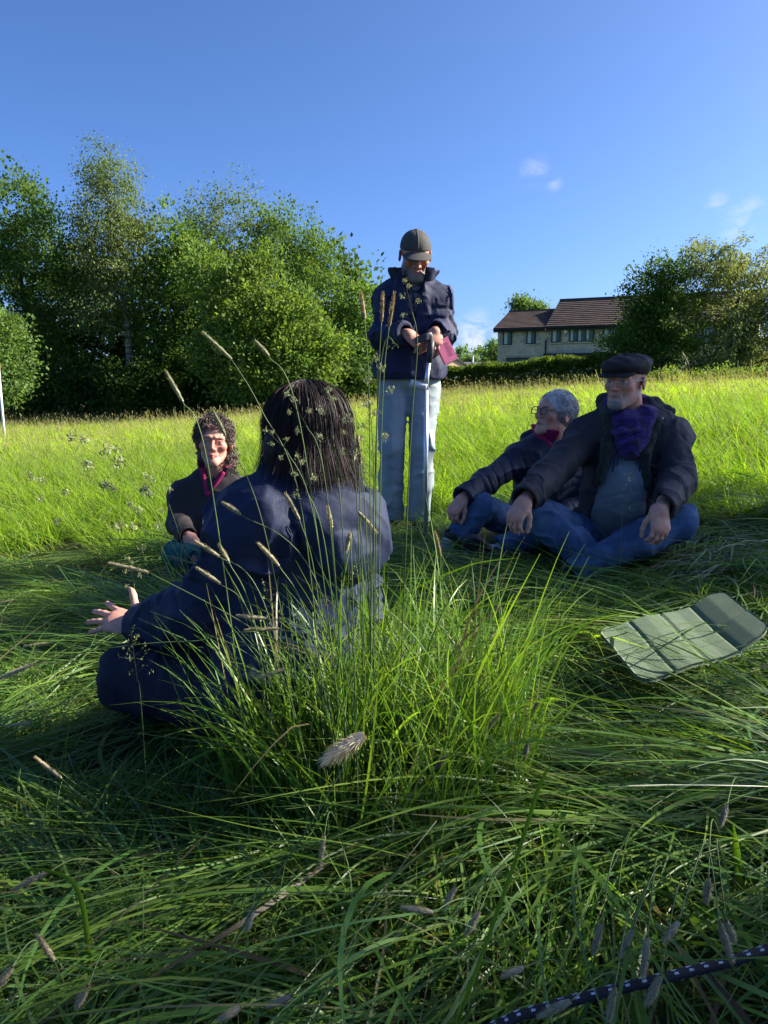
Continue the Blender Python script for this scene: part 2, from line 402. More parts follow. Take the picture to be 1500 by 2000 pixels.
def hand(wr, f, n, left, skin, s=1.0, curl=(25, 35, 25), spread=4, tcurl=20, fore=None, curls=None, tdir=None):
    """wr wrist, f finger direction, n back-of-hand normal; left: a left hand"""
    f = nrm(f); n = nrm(np.asarray(n) - f * f.dot(n)); side = np.cross(f, n) * (1 if left else -1)
    R = np.stack([f, side, n])
    v = Vol((-.10, -.10, -.11), (.21, .10, .07), .0026)
    v.ell((.050, .0, 0), (.056, .041, .0165), k=0)
    v.ell((.080, -.002, .001), (.026, .041, .0125), k=.012)
    v.ell((.030, .024, -.008), (.036, .018, .016), k=.014)
    if fore is not None:
        fl = R @ (np.asarray(fore) - wr); fl = nrm(fl) * .10
        v.cone((.012, 0, 0), fl, .0265, .031, .02)
    for i, (off, ln, r) in enumerate(((.029, .072, .0093), (.0095, .081, .0096), (-.0105, .074, .0090), (-.029, .058, .0080))):
        p = A(.088 - (.005 if i in (0, 3) else 0) - (.006 if i == 3 else 0), off, .001)
        cu = (curls[i] if curls else curl); sp = math.radians(spread * (1.5 - i)); a = 0
        segs = (ln * .46, ln * .30, ln * .26); rr = r
        v.cone(A(.050, off * .75, .002), p, r * .8, r, .008)
        for j in range(3):
            a += math.radians(cu[j])
            d = A(math.cos(a) * math.cos(sp), math.sin(sp) * math.cos(a), -math.sin(a))
            q = p + d * segs[j]; v.cone(p, q, rr, rr * .91, .0035); p = q; rr *= .91
    p = A(.026, .028, -.008); d = nrm(tdir) if tdir is not None else nrm(A(.80, .42, -.42)); rr = .0118
    for j, L_ in enumerate((.042, .032, .026)):
        q = p + d * L_; v.cone(p, q, rr, rr * .88, .006); p = q; rr *= .9
        d = nrm(d + A(.35, -.45, -.15) * math.radians(tcurl) * 1.2)
    P, Q = v.mesh()
    c = np.tile(np.asarray(skin, float), (len(P), 1)) * (.86 + .22 * vnoise(P, 70)[:, None] + .10 * vnoise(P, 260, 2)[:, None])
    kn = np.clip(1 - (((P - A(.092, 0, .012)) / A(.02, .05, .015)) ** 2).sum(1), 0, 1)[:, None]
    tip = np.clip((P[:, 0:1] - .13) / .05, 0, 1)
    c = c * (1 - .4 * np.maximum(kn, tip)) + c * A(1.12, .74, .70) * .4 * np.maximum(kn, tip)
    if left: Q = Q[:, ::-1]
    return wr + (P * s) @ R, Q, np.clip(c, 0, 1)

def wr_fold(P, items, base=.0035, seed=0, fine=.0012):
    """cloth creases: bands across limbs near the joints plus a general crumple"""
    w = vnoise(P, 6, seed + 1) * 9
    d = np.zeros(len(P))
    for c, ax, lam, amp, sig in items:
        q = P - np.asarray(c); t = q @ nrm(ax)
        g = np.exp(-(q ** 2).sum(1) / sig ** 2)
        m = np.clip((vnoise(P, 5.5, seed + 9) - .38) * 3.2, 0, 1)
        sd = np.cross(nrm(ax), (0.3, .5, .8)); t = t + .55 * (q @ nrm(sd))
        d += 1.5 * amp * g * m * ((1 - np.abs(np.sin(math.pi * t / (lam * 1.7) + w * .5))) ** 3 - .12)
    r1 = 1 - np.abs(2 * vnoise(P, 9, seed + 2) - 1); r2 = 1 - np.abs(2 * vnoise(P, 20, seed + 3) - 1)
    d += -base * (r1 ** 4) * 2.2 - base * .7 * r2 ** 3 + fine * (vnoise(P, 45, seed + 4) - .5)
    return d

def bodyframe(J):
    up = nrm(J['neck'] - J['pelvis']); lf = J['shL'] - J['shR']; lf = nrm(lf - up * lf.dot(up))
    return lf, np.cross(lf, up), up          # left, forward, up

def put_torso(v, J, g=0.0, k=.05, sc=1.0, belly=0.0, hips=True):
    lf, fwd, up = bodyframe(J); ax = np.stack([lf, fwd, up])
    pe, ch, ne = J['pelvis'], J['chest'], J['neck']
    Ls = np.linalg.norm(J['shL'] - J['shR']) / 2
    rc = lerp(ch, ne, .15)
    v.ell(rc, (Ls * .92 + g, .112 * sc + g, .20 * sc + g), ax, k=k)
    mid = lerp(pe, ch, .48) + fwd * (.02 + belly * .7)
    v.ell(mid, (.145 * sc + g, .105 * sc + g + belly, .19 * sc + g), ax, k=k)
    if hips: v.ell(pe, (.168 * sc + g, .115 * sc + g, .125 * sc + g), ax, k=k)
    v.cone(J['shL'], J['shR'], .058 * sc + g, .058 * sc + g, k)
    for s_ in 'LR': v.cone(lerp(ne, J['sh' + s_], .12) + up * .012, J['sh' + s_], .052 * sc + g, .055 * sc + g, k)

def bounds(pts, pad):
    p = np.array(pts); return p.min(0) - pad, p.max(0) + pad

def limb_folds(a, b, c, amp, lam=.035, sig=.10):
    return [(b, nrm(c - b) + nrm(b - a), lam, amp, sig), (lerp(b, c, .5), c - b, lam * 1.2, amp * .6, sig), (lerp(a, b, .35), b - a, lam * 1.5, amp * .7, sig * 1.2)]

def jacket(J, g=.022, h=.006, arms=('L', 'R'), ra=(.062, .054, .044), hem=None, hem_n=None, seed=0, amp=.006, opening=None, belly=0.0, sc=1.0, extra=None, neck_r=.075, base=.004, cuff=True, shell=None):
    pts = [J[k] for k in ('pelvis', 'chest', 'neck', 'shL', 'shR')] + [J[p + s] for s in arms for p in ('el', 'wr')]
    lo, hi = bounds(pts, .24); v = Vol(lo, hi, h)
    put_torso(v, J, g, sc=sc, belly=belly)
    lf, fwd, up = bodyframe(J)
    folds = [(lerp(J['pelvis'], J['chest'], .4), up, .06, amp, .22), (J['chest'] - up * .02, up + .5 * lf, .075, amp * .7, .2)]
    for s_ in arms:
        a, b, c = J['sh' + s_], J['el' + s_], J['wr' + s_]
        v.cone(a, b, ra[0], ra[1], .035); v.cone(b, c, ra[1], ra[2], .02)
        folds += limb_folds(a, b, c, amp * 1.2)
    if extra: extra(v, lf, fwd, up)
    v.disp(lambda P: wr_fold(P, folds, base, seed))
    for s_ in arms:
        b, c = J['el' + s_], J['wr' + s_]; d = nrm(c - b)
        v.plane(c + d * .005, d, .004, c - .075 - h, c + .075 + h) if False else v.fn(
            lambda X, Y, Z, c=c, d=d: np.maximum(-((X - c[0]) * d[0] + (Y - c[1]) * d[1] + (Z - c[2]) * d[2]) , np.sqrt((X - c[0]) ** 2 + (Y - c[1]) ** 2 + (Z - c[2]) ** 2) - .105), c - .12, c + .12, .003, 'sub')
        if cuff: v.cone(c - d * .03, c + d * .04, ra[2] - .008, ra[2] - .008, .004, 'sub')
    n0 = J['neck']; nd = nrm(J['head'] - n0)
    v.cone(n0 - nd * .01, n0 + nd * .15, neck_r * .9, neck_r * 1.15, .01, 'sub')
    if hem is not None: v.plane(hem, -up if hem_n is None else hem_n, .006)
    if opening: opening(v, lf, fwd, up)
    return v.mesh()

def trousers(J, g=.016, h=.006, r=(.088, .064, .052), seed=3, amp=.006, waist=None, base=.003, k=.04):
    pts = [J[p + s] for s in 'LR' for p in ('hip', 'kn', 'an')] + [J['pelvis']]
    lo, hi = bounds(pts, .17); v = Vol(lo, hi, h); lf, fwd, up = bodyframe(J); ax = np.stack([lf, fwd, up])
    v.ell(J['pelvis'], (.160 + g, .112 + g, .12 + g), ax, k=0)
    folds = [(J['pelvis'], up, .05, amp, .18)]
    for s_ in 'LR':
        a, b, c = J['hip' + s_], J['kn' + s_], J['an' + s_]
        v.cone(a, b, r[0], r[1], k); v.cone(b, c, r[1], r[2], .012)
        folds += limb_folds(a, b, c, amp, .045, .12)
    v.disp(lambda P: wr_fold(P, folds, base, seed))
    for s_ in 'LR':
        b, c = J['kn' + s_], J['an' + s_]; d = nrm(c - b)
        v.fn(lambda X, Y, Z, c=c, d=d: np.maximum(-((X - c[0]) * d[0] + (Y - c[1]) * d[1] + (Z - c[2]) * d[2]), np.sqrt((X - c[0]) ** 2 + (Y - c[1]) ** 2 + (Z - c[2]) ** 2) - .115), c - .13, c + .13, .003, 'sub')
        v.cone(c - d * .03, c + d * .04, r[2] - .007, r[2] - .007, .004, 'sub')
    if waist is not None: v.plane(waist, up, .006)
    return v.mesh()

def core(J, arms=('L', 'R')):
    """the body under the clothes"""
    pts = [J[p + s] for s in 'LR' for p in ('hip', 'kn', 'an', 'sh', 'el', 'wr')] + [J['pelvis'], J['neck']]
    lo, hi = bounds(pts, .2); v = Vol(lo, hi, .013)
    put_torso(v, J, -.012)
    for s_ in 'LR':
        v.cone(J['sh' + s_], J['el' + s_], .043, .036, .02); v.cone(J['el' + s_], J['wr' + s_], .036, .024, .02)
        v.cone(J['hip' + s_], J['kn' + s_], .070, .048, .03); v.cone(J['kn' + s_], J['an' + s_], .046, .034, .02)
    return v.mesh()

def shoe(an, toe, up=(0, 0, 1), s=1.0):
    """shoe in a foot frame; returns upper mesh and sole mesh"""
    f = nrm(np.asarray(toe) - an); u = nrm(np.asarray(up, float) - f * f.dot(up)); R = np.stack([f, np.cross(u, f), u])
    v = Vol((-.10, -.08, -.13), (.24, .08, .10), .005)
    v.ell((-.02, 0, -.045), (.048, .038, .045), k=0); v.ell((.07, 0, -.062), (.10, .043, .036), k=.03); v.ell((.14, .0, -.068), (.06, .045, .030), k=.02)
    v.cone((-.005, 0, -.03), (-.01, 0, .035), .042, .044, .02); v.cone((-.01, 0, .02), (-.01, 0, .1), .036, .036, .004, 'sub')
    v.plane((0, 0, -.078), (0, 0, -1), .004)
    for i in range(4): v.cone((.035 + i * .02, -.025, -.022 - i * .006), (.04 + i * .02, .025, -.022 - i * .006), .005, .005, .003)
    P, Q = v.mesh()
    w = Vol((-.10, -.08, -.13), (.24, .08, -.05), .005)
    w.ell((-.02, 0, -.09), (.055, .041, .06), k=0); w.ell((.08, 0, -.09), (.11, .047, .06), k=.03); w.ell((.145, 0, -.09), (.06, .047, .05), k=.02)
    w.plane((0, 0, -.078), (0, 0, 1), .003); w.plane((0, 0, -.104), (0, 0, -1), .003)
    P2, Q2 = w.mesh()
    return (an + (P * s) @ R, Q), (an + (P2 * s) @ R, Q2)

def ribbons(paths, w, taper=True):
    """paths: list of (n,3) arrays -> thin two-sided strips"""
    vs = []; fs = []; n = 0
    for p in paths:
        m = len(p); t = np.gradient(p, axis=0); t /= np.linalg.norm(t, axis=1)[:, None] + 1e-9
        s_ = np.cross(t, rng.normal(size=3)); s_ /= np.linalg.norm(s_, axis=1)[:, None] + 1e-9
        ww = w * (np.linspace(1, .25, m) if taper else np.ones(m))[:, None] * .5
        vs.append(np.concatenate([p - s_ * ww, p + s_ * ww])); i = np.arange(m - 1)
        fs.append(np.stack([i, i + 1, i + 1 + m, i + m], 1) + n); n += 2 * m
    return np.concatenate(vs), np.concatenate(fs)

def hair_cap(r, c=(0, .012, .038), face=True, cutz=-.06, extra=None, h=.004, nz=.006, f=50):
    v = Vol((-.17, -.17, -.34), (.17, .19, .19), h)
    v.ell(c, r, k=0)
    if extra: extra(v)
    v.disp(lambda P: nz * (vnoise(P, f, 4) - .5) * 2 + nz * .6 * (vnoise(P, f * 2.3, 6) - .5))
    return v

def skinmat(name): return mat(name, attr=True, rough=.62, spec=.28, var=.09, vscale=90, bump=.2, bscale=240, bdist=.002, sss=.08)

def glasses(hc, R, parent, frame_m, lens_m, s=1.0, rim=.0022, full=True):
    o = empty('glasses', tuple(parent.location)) if False else None
    mb = MB(); loc = lambda p: hc + (np.asarray(p) * s) @ R
    lens = MB()
    for x in (-1, 1):
        ring = [loc((x * .033 + .0245 * math.cos(a) * (1 - .08 * math.sin(a)), -.1085 + .12 * abs(x * .033 + .0245 * math.cos(a)) ** 1.6, .002 + .0185 * np.sign(math.sin(a)) * abs(math.sin(a)) ** .8)) for a in np.linspace(0, 2 * math.pi, 25)]
        if full: mb.tube(ring, rim * s, 6, cap=False)
        else: mb.tube(ring[:14], rim * s, 6)
        cen = np.mean(ring[:-1], axis=0); lens.add([cen] + ring[:-1], [(0, i + 1, (i + 1) % 24 + 1) for i in range(24)])
        mb.tube([loc((x * .057, -.104, .008)), loc((x * .073, -.085, .010)), loc((x * .082, -.01, .012)), loc((x * .084, .02, .004))], rim * .9 * s, 6)
    mb.tube([loc((-.010, -.109, .006)), loc((0, -.112, .010)), loc((.010, -.109, .006))], rim * s, 6)
    fo = mb.obj('glasses_frame', frame_m, parent, True)
    lo_ = lens.obj('glasses_lens', lens_m, parent, True); 
    return fo
# ---------------------------------------------------------------- cloth, skin and hair materials
M_navy = mat('navy_shell', (.013, .020, .050), .7, .15, 6, .35, 60, .22, bdist=.004, fold=.35)
M_navy2 = mat('navy_twill', (.017, .021, .055), .7, .2, 7, .5, 45, .25, bdist=.004, fold=.35)
M_navy3 = mat('navy_softshell', (.011, .014, .034), .6, .2, 7, .4, 50, .35, bdist=.004, fold=.35)
M_navytr = mat('navy_trouser_cloth', (.010, .012, .026), .75, .2, 9, .5, 70, .25, bdist=.003, fold=.35)
M_black = mat('black_softshell', (.022, .018, .020), .7, .2, 8, .4, 60, .3, bdist=.003, fold=.35)
M_char = mat('charcoal_parka', (.027, .023, .028), .72, .22, 9, .5, 60, .3, bdist=.004, fold=.35)
M_fleece = mat('fleece_lining', (.022, .026, .018), .95, .4, 60, 1.0, 170, .1, sheen=.2, bdist=.012)
M_grey = mat('grey_jersey', (.15, .175, .19), .9, .1, 12, .3, 200, .15, bdist=.002, fold=.35)
M_white = mat('white_cotton', (.62, .64, .70), .85, .08, 20, .3, 100, .2)
M_mag = mat('magenta_lining', (.26, .012, .075), .75, .15, 12, .3, 80, .25, bdist=.003)
M_purple = mat('purple_knit', (.050, .014, .16), .92, .3, 50, 1.0, 110, .1, sheen=.2, bdist=.010, stretch=(1, 1, 2.4), col2=(.012, .006, .03))
M_jean = mat('blue_denim', (.045, .085, .18), .85, .22, 14, .4, 260, .2, bdist=.002, col2=(.075, .125, .22), fold=.35)
M_jeanp = mat('pale_denim', (.30, .345, .365), .85, .14, 10, .4, 240, .2, bdist=.002, col2=(.235, .285, .315), fold=.35)
M_teal = mat('teal_cloth', (.015, .085, .085), .8, .2, 9, .3, 80, .2, fold=.35)
M_capg = mat('dark_grey_cotton', (.075, .070, .066), .85, .15, 20, .4, 200, .2, bdist=.002)
M_tweed = mat('brown_black_cap_cloth', (.024, .018, .019), .8, .3, 30, .5, 160, .25, bdist=.003)
M_shoe = mat('dark_shoe', (.02, .02, .024), .6, .2, 30, .3, 60, .4)
M_sole = mat('pale_sole', (.45, .45, .44), .7, .15, 30)
M_sock = mat('white_sock', (.66, .62, .66), .9, .1, 40, .4, 150)
M_stitch = mat('dark_stitch', (.006, .008, .02), .8)
M_zip = mat('steel_zip', (.35, .35, .37), .35, metal=.8)
M_frame = mat('black_frame', (.02, .025, .035), .35, spec=.5)
M_wire = mat('silver_wire', (.45, .42, .38), .3, metal=.9)
M_hairdk = mat('dark_brown_hair', (.026, .014, .011), .55, .5, 25, spec=.28)
M_haircurl = mat('greying_brown_hair', (.115, .080, .065), .65, .25, 30, spec=.45)
M_hairgrey = mat('silver_hair', (.52, .49, .47), .55, .3, 60, spec=.4)
M_hairbald = mat('grey_stubble', (.20, .18, .17), .6, .3, 60)
def lens_mat():
    m = bpy.data.materials.new('spectacle_glass'); m.use_nodes = True; nt = m.node_tree; N = nt.nodes
    N.remove(N['Principled BSDF']); o = N['Material Output']
    t = N.new('ShaderNodeBsdfTransparent'); t.inputs[0].default_value = (.93, .95, .95, 1)
    g = N.new('ShaderNodeBsdfGlossy'); g.inputs['Roughness'].default_value = .03
    fr = N.new('ShaderNodeFresnel'); fr.inputs['IOR'].default_value = 1.28
    ms = N.new('ShaderNodeMixShader'); nt.links.new(fr.outputs[0], ms.inputs[0]); nt.links.new(t.outputs[0], ms.inputs[1]); nt.links.new(g.outputs[0], ms.inputs[2])
    nt.links.new(ms.outputs[0], o.inputs['Surface']); return m
M_lens = lens_mat()
SKIN = A(.50, .27, .20)

def to_world(hc, R, P, s=1.0): return hc + (np.asarray(P) * s) @ R

def collar(J, R_up, r0, r1, hgt, thick, gap, h=.005, fwd=None, seed=1, base_off=0.0, lean=0.0, nz=.004):
    """an open collar: a flared shell round the neck with a gap in front"""
    n0 = J['neck'] + R_up * base_off; lf = np.cross(R_up, fwd) * -1; f = fwd
    v = Vol(n0 - .22, n0 + .24, h)
    def sh(X, Y, Z):
        x = X - n0[0]; y = Y - n0[1]; z = Z - n0[2]
        t = x * R_up[0] + y * R_up[1] + z * R_up[2]
        a = x * f[0] + y * f[1] + z * f[2] - lean * t; b = x * lf[0] + y * lf[1] + z * lf[2]
        rr = np.sqrt((a * 1.05) ** 2 + b ** 2); rad = r0 + (r1 - r0) * np.clip(t / hgt, -.5, 1.2)
        d = np.abs(rr - rad) - thick
        d = np.maximum(d, np.abs(t - hgt / 2) - hgt / 2)
        wedge = np.minimum(a - .0, gap + t * .25 - np.abs(b))
        return np.maximum(d, wedge)
    v.fn(sh, k=0); v.disp(lambda P: nz * 2 * (vnoise(P, 22, seed) - .5))
    return v.mesh()

def tube_obj(name, pts, r, m, parent, seg=6):
    mb = MB(); mb.tube(pts, r, seg); return mb.obj(name, m, parent, True)

def short_hair(hc, R, n, s, zmin, length, curl, w, front=-.045, rad=(.080, .101, .092), c=(0, .012, .038), back=True, lift=.3):
    paths = []
    while len(paths) < n:
        d = rng.normal(size=3); d /= np.linalg.norm(d); p = np.asarray(c) + d * np.asarray(rad)
        if p[2] < zmin + (.0 if p[1] > 0 else .04): continue
        if p[1] < front + (.0 if p[2] < .06 else -.04 * (p[2] - .06) / .05): continue
        tng = nrm(np.cross(np.cross(d, A(0, .7, -.6)), d)); q_ = rng.normal(size=3); tng = nrm(tng + (q_ - d * q_.dot(d)) * .35); L_ = length * rng.uniform(.6, 1.3)
        k = 7; t = np.linspace(0, 1, k)[:, None]
        path = p + d * (.003 + lift * L_ * t * (1.2 - t) - .5 * L_ * L_ / .09 * t * t) + tng * L_ * t
        if curl:
            e1 = np.cross(tng, d); ph = rng.uniform(0, 6.28); t2 = np.linspace(0, 1, 12)[:, None]
            path = p + d * (lift * L_ * t2) + tng * L_ * .6 * t2 + curl * (np.cos(ph + t2 * 11) * e1 + np.sin(ph + t2 * 11) * d)
        paths.append(to_world(hc, R, path, s))
    return ribbons(paths, w * s, False)

def finish(root, J, parts_skin, skinname='skin'):
    v, f, c = join(parts_skin)
    mkobj('body', v, f, skinmat(skinname), root, True, c)

# ================= standing man with crutch
def standing_man():
    J = dict(pelvis=V(798, 728, 4.40), chest=V(807, 612, 4.40), neck=V(806, 566, 4.38), head=V(811, 500, 4.33),
             shR=V(762, 588, 4.38), shL=V(852, 588, 4.38), elR=V(743, 656, 4.30), elL=V(868, 654, 4.30), wrR=V(794, 650, 4.08), wrL=V(850, 644, 4.10),
             hipR=V(768, 756, 4.40), hipL=V(829, 756, 4.40), knR=V(766, 870, 4.34), knL=V(824, 870, 4.35), anR=V(764, 1016, 4.40), anL=V(818, 1016, 4.38))
    base = A(*(J['anR'] + J['anL'])[:2] / 2, 0); base[2] = ground(base[0], base[1])
    root = empty('person', base, 'man standing in dark baseball cap, navy jacket and pale jeans, leaning on crutch', 'person')
    R = frame((.10, -1, -.42)); hc = J['head']; sk = SKIN * A(.92, .80, .74)
    parts = [core(J), head(hc, R, J['neck'], sk, 1.04, beard=1, beardcol=(.20, .185, .17))]
    parts.append(hand(J['wrR'], (.75, -.25, -.62), (.15, -.75, .62), False, sk, 1.0, (35, 45, 30), 3, 20, J['elR']))
    parts.append(hand(J['wrL'], (.05, -.55, -.85), (.25, -.85, .45), True, sk, .95, (20, 35, 25), 4, 20, J['elL']))
    finish(root, J, parts)
    hem = V(800, 741, 4.38)
    def ex(v, lf, fwd, up):
        v.cone(hem + lf * .085 + up * .03, hem - lf * .085 + up * .03, .105, .105, .05)
    P, Q = jacket(J, .024, .0065, ra=(.058, .056, .047), hem=hem, hem_n=(0, 0, -1), seed=11, amp=.015, extra=ex, base=.009, neck_r=.085, opening=lambda v, lf, fwd, up: v.fn(lambda X, Y, Z: (lambda a, b, c: -np.minimum(b - .035, .050 + c * .22 - np.abs(a)))((X - J['neck'][0]) * lf[0] + (Y - J['neck'][1]) * lf[1] + (Z - J['neck'][2]) * lf[2], (X - J['neck'][0]) * fwd[0] + (Y - J['neck'][1]) * fwd[1] + (Z - J['neck'][2]) * fwd[2], (X - J['neck'][0]) * up[0] + (Y - J['neck'][1]) * up[1] + (Z - J['neck'][2]) * up[2]), k=.006, op='sub'))
    jk = mkobj('jacket', P, Q, M_navy2, root)
    lf, fwd, up = bodyframe(J)
    P, Q = collar(J, up, .088, .140, .105, .009, .045, fwd=fwd, base_off=.005, seed=4, nz=.010)
    mkobj('collar', P, Q, M_navy2, jk)
    zp = [J['neck'] + fwd * .105 - up * .03, J['chest'] + fwd * .152 - up * .01, lerp(J['pelvis'], J['chest'], .45) + fwd * .152, J['pelvis'] + fwd * .158]
    tube_obj('zip', zp, .005, M_stitch, jk)
    # shirt at the open neck
    v = Vol(J['neck'] - A(.16, .16, .32), J['neck'] + .15, .005); v.cone(J['neck'] - up * .06 + fwd * .01, J['neck'] + up * .035 + fwd * .006, .085, .064, .02); v.cone(J['neck'] - up * .05 + fwd * .03, J['neck'] - up * .20 + fwd * .035, .07, .085, .02)
    v.cone(J['neck'] + up * .01, J['neck'] + up * .1, .058, .058, .004, 'sub'); v.cone(J['neck'] + fwd * .09 + up * .05, J['neck'] + fwd * .085 - up * .02, .030, .008, .004, 'sub')
    mkobj('shirt', *v.mesh(), mat('dark_check_shirt', (.02, .02, .024), .8, .3, 60, col2=(.16, .16, .17)), root)
    P, Q = trousers(J, .004, .0065, (.088, .070, .066), 21, .012, base=.006, k=.02)
    mkobj('jeans', P, Q, M_jeanp, root)
    for s_, t in (('R', (-.04, -.2, -.02)), ('L', (.05, -.2, -.02))):
        up_, so = shoe(J['an' + s_] + A(0, 0, .05), J['an' + s_] + A(*t) + A(0, 0, .05), s=1.08)
        sh = mkobj('shoe', *up_, M_shoe, root); mkobj('sole', *so, M_sole, sh)
    # cap: crown with seams and a bowed peak
    v = Vol((-.13, -.24, -.02), (.13, .14, .16), .0035)
    v.ell((0, .010, .045), (.0865, .108, .092), k=0)
    v.plane((0, 0, .036), (0, -.12, -1), .003); v.ell((0, .010, .030), (.079, .100, .085), k=.003, op='sub')
    for a in np.arange(6) * math.pi / 3 + .52:
        v.fn(lambda X, Y, Z, a=a: np.maximum(np.abs((X) * math.sin(a) - (Y - .01) * math.cos(a)) - .0012, -.0) - .0006 + np.where(Z < .03, .1, 0) + 0 * Z - .0 if False else np.sqrt(((X) * math.sin(a) - (Y - .01) * math.cos(a)) ** 2 + (np.sqrt((X / .0865) ** 2 + ((Y - .01) / .108) ** 2 + ((Z - .045) / .092) ** 2) - 1) ** 2 * .0081) - .0022 + np.where(Z < .05, .05, 0), k=.002)
    v.ell((0, .010, .138), (.010, .010, .006), k=.002)
    Pc, Qc = v.mesh(); cp = mkobj('cap', to_world(hc, R, Pc), Qc, M_capg, root)
    v = Vol((-.12, -.24, -.06), (.12, -.02, .10), .003)
    v.fn(lambda X, Y, Z: np.maximum(np.maximum(np.abs(Z - .040 + 3.2 * X ** 2 + .30 * (-Y - .09)) - .0035, np.sqrt((X / .082) ** 2 + ((Y + .072) / .098) ** 2) * .08 - .08), Y + .075))
    Pv, Qv = v.mesh(); mkobj('peak', to_world(hc, R, Pv), Qv, M_capg, cp)
    P, Q = short_hair(hc, R, 500, 1.0, -.03, .022, 0, .0022, front=.0, rad=(.078, .100, .075)); mkobj('hair', P, Q, M_hairgrey, root)
    return J

# ================= woman facing us across the circle
def far_woman():
    J = dict(pelvis=V(412, 1062, 3.84), chest=V(418, 1000, 3.80), neck=V(421, 944, 3.78), head=V(418, 866, 3.71),
             shR=V(360, 972, 3.78), shL=V(478, 974, 3.75), elR=V(347, 1022, 3.66), elL=V(500, 1025, 3.63), wrR=V(368, 1047, 3.46), wrL=V(440, 1058, 3.40),
             hipR=V(385, 1072, 3.78), hipL=V(440, 1072, 3.78), knR=V(346, 1084, 3.46), knL=V(500, 1078, 3.46), anR=V(450, 1100, 3.34), anL=V(400, 1104, 3.30))
    base = A(*J['pelvis'][:2], ground(*J['pelvis'][:2]))
    root = empty('person', base, 'woman with curly greying hair in black zip top sitting in sunlit grass', 'person')
    R = frame((.16, -1, .10), roll=-.06); hc = J['head']; sk = SKIN * A(1.05, .95, .92)
    parts = [core(J), head(hc, R, J['neck'], sk, 1.02, female=True, neck_r=.050, smile=1.0, lips=(.48, .12, .12))]
    parts.append(hand(J['wrR'], (.30, -.45, -.75), (-.35, -.75, .45), False, sk, .95, (15, 25, 20), 4, 20, J['elR']))
    parts.append(hand(J['wrL'], (-.7, -.4, -.45), (.1, -.6, .7), True, sk, .95, (15, 25, 20), 4, 20, J['elL']))
    finish(root, J, parts)
    lf, fwd, up = bodyframe(J)
    def ex(v, lf, fwd, up):
        v.ell(J['chest'] + fwd * .07 - up * .03, (.15, .085, .085), np.stack([lf, fwd, up]), k=.05)
    P, Q = jacket(J, .020, .006, ra=(.062, .055, .043), seed=31, amp=.008, extra=ex, neck_r=.07, belly=.03)
    jk = mkobj('jacket', P, Q, M_black, root)
    P, Q = collar(J, up, .080, .094, .085, .006, .050, fwd=fwd, base_off=.032, seed=5, h=.004)
    c_ = mkobj('collar', P, Q, M_black, jk)
    P, Q = collar(J, up, .073, .087, .086, .004, .040, fwd=fwd, base_off=.033, seed=5, h=.004)
    mkobj('collar_lining', P, Q, M_mag, c_)
    v = Vol(J['neck'] - .16, J['neck'] + .16, .004); n0 = J['neck']
    for s_ in (-1, 1): v.cone(n0 + fwd * .070 + lf * s_ * .052 + up * .085, n0 + fwd * .122 - up * .020 + lf * s_ * .006, .013, .009, .01)
    v.cone(n0 + fwd * .070 + up * .02, n0 + fwd * .118 - up * .02, .030, .014, .012); mkobj('collar_flap', *v.mesh(), M_mag, c_)
    zp = [J['neck'] + fwd * .085 - up * .0, J['chest'] + fwd * .178 + up * .02, J['chest'] + fwd * .182 - up * .05, lerp(J['pelvis'], J['chest'], .4) + fwd * .19]
    tube_obj('zip', zp, .0045, M_zip, jk)
    P, Q = trousers(J, .014, .007, (.088, .066, .055), 33, .006); mkobj('trousers', P, Q, M_teal, root)
    for s_ in 'RL':
        d = A(.2 if s_ == 'R' else -.2, -.06, 0)
        up_, so = shoe(J['an' + s_], J['an' + s_] + d, s=.98); sh = mkobj('shoe', *up_, M_shoe, root); mkobj('sole', *so, M_sole, sh)
    v = hair_cap((.086, .104, .094), c=(0, .020, .040), nz=.009, f=60, extra=lambda v: (v.cone((.055, .06, -.02), (.075, .05, -.11), .045, .025, .03), v.cone((-.055, .065, -.02), (-.06, .06, -.085), .04, .02, .03), v.cone((0, .08, -.02), (0, .07, -.10), .055, .03, .03)))
    v.ell((0, -.115, -.035), (.072, .085, .105), k=.012, op='sub'); v.ell((0, -.02, -.03), (.068, .075, .09), k=.01, op='sub')
    P, Q = v.mesh(); hr = mkobj('hair', to_world(hc, R, P, 1.02), Q, M_haircurl, root)
    P, Q = short_hair(hc, R, 1500, 1.02, -.02, .045, .008, .0028, front=-.062, rad=(.086, .105, .094), c=(0, .020, .040), lift=.24)
    mkobj('curl', P, Q, M_haircurl, hr)
    pa = []
    for i in range(420):
        p = A(rng.normal(.07, .018), rng.normal(.05, .02), rng.uniform(-.12, .0)); ph = rng.uniform(0, 6); t = np.linspace(0, 1, 12)[:, None]
        pa.append(to_world(hc, R, p + A(rng.normal() * .02, 0, -.05) * t + .010 * np.concatenate([np.cos(ph + 10 * t), np.sin(ph + 10 * t), 0 * t], 1), 1.02))
    P, Q = ribbons(pa, .0026, False); mkobj('curl', P, Q, M_haircurl, hr)
    return J

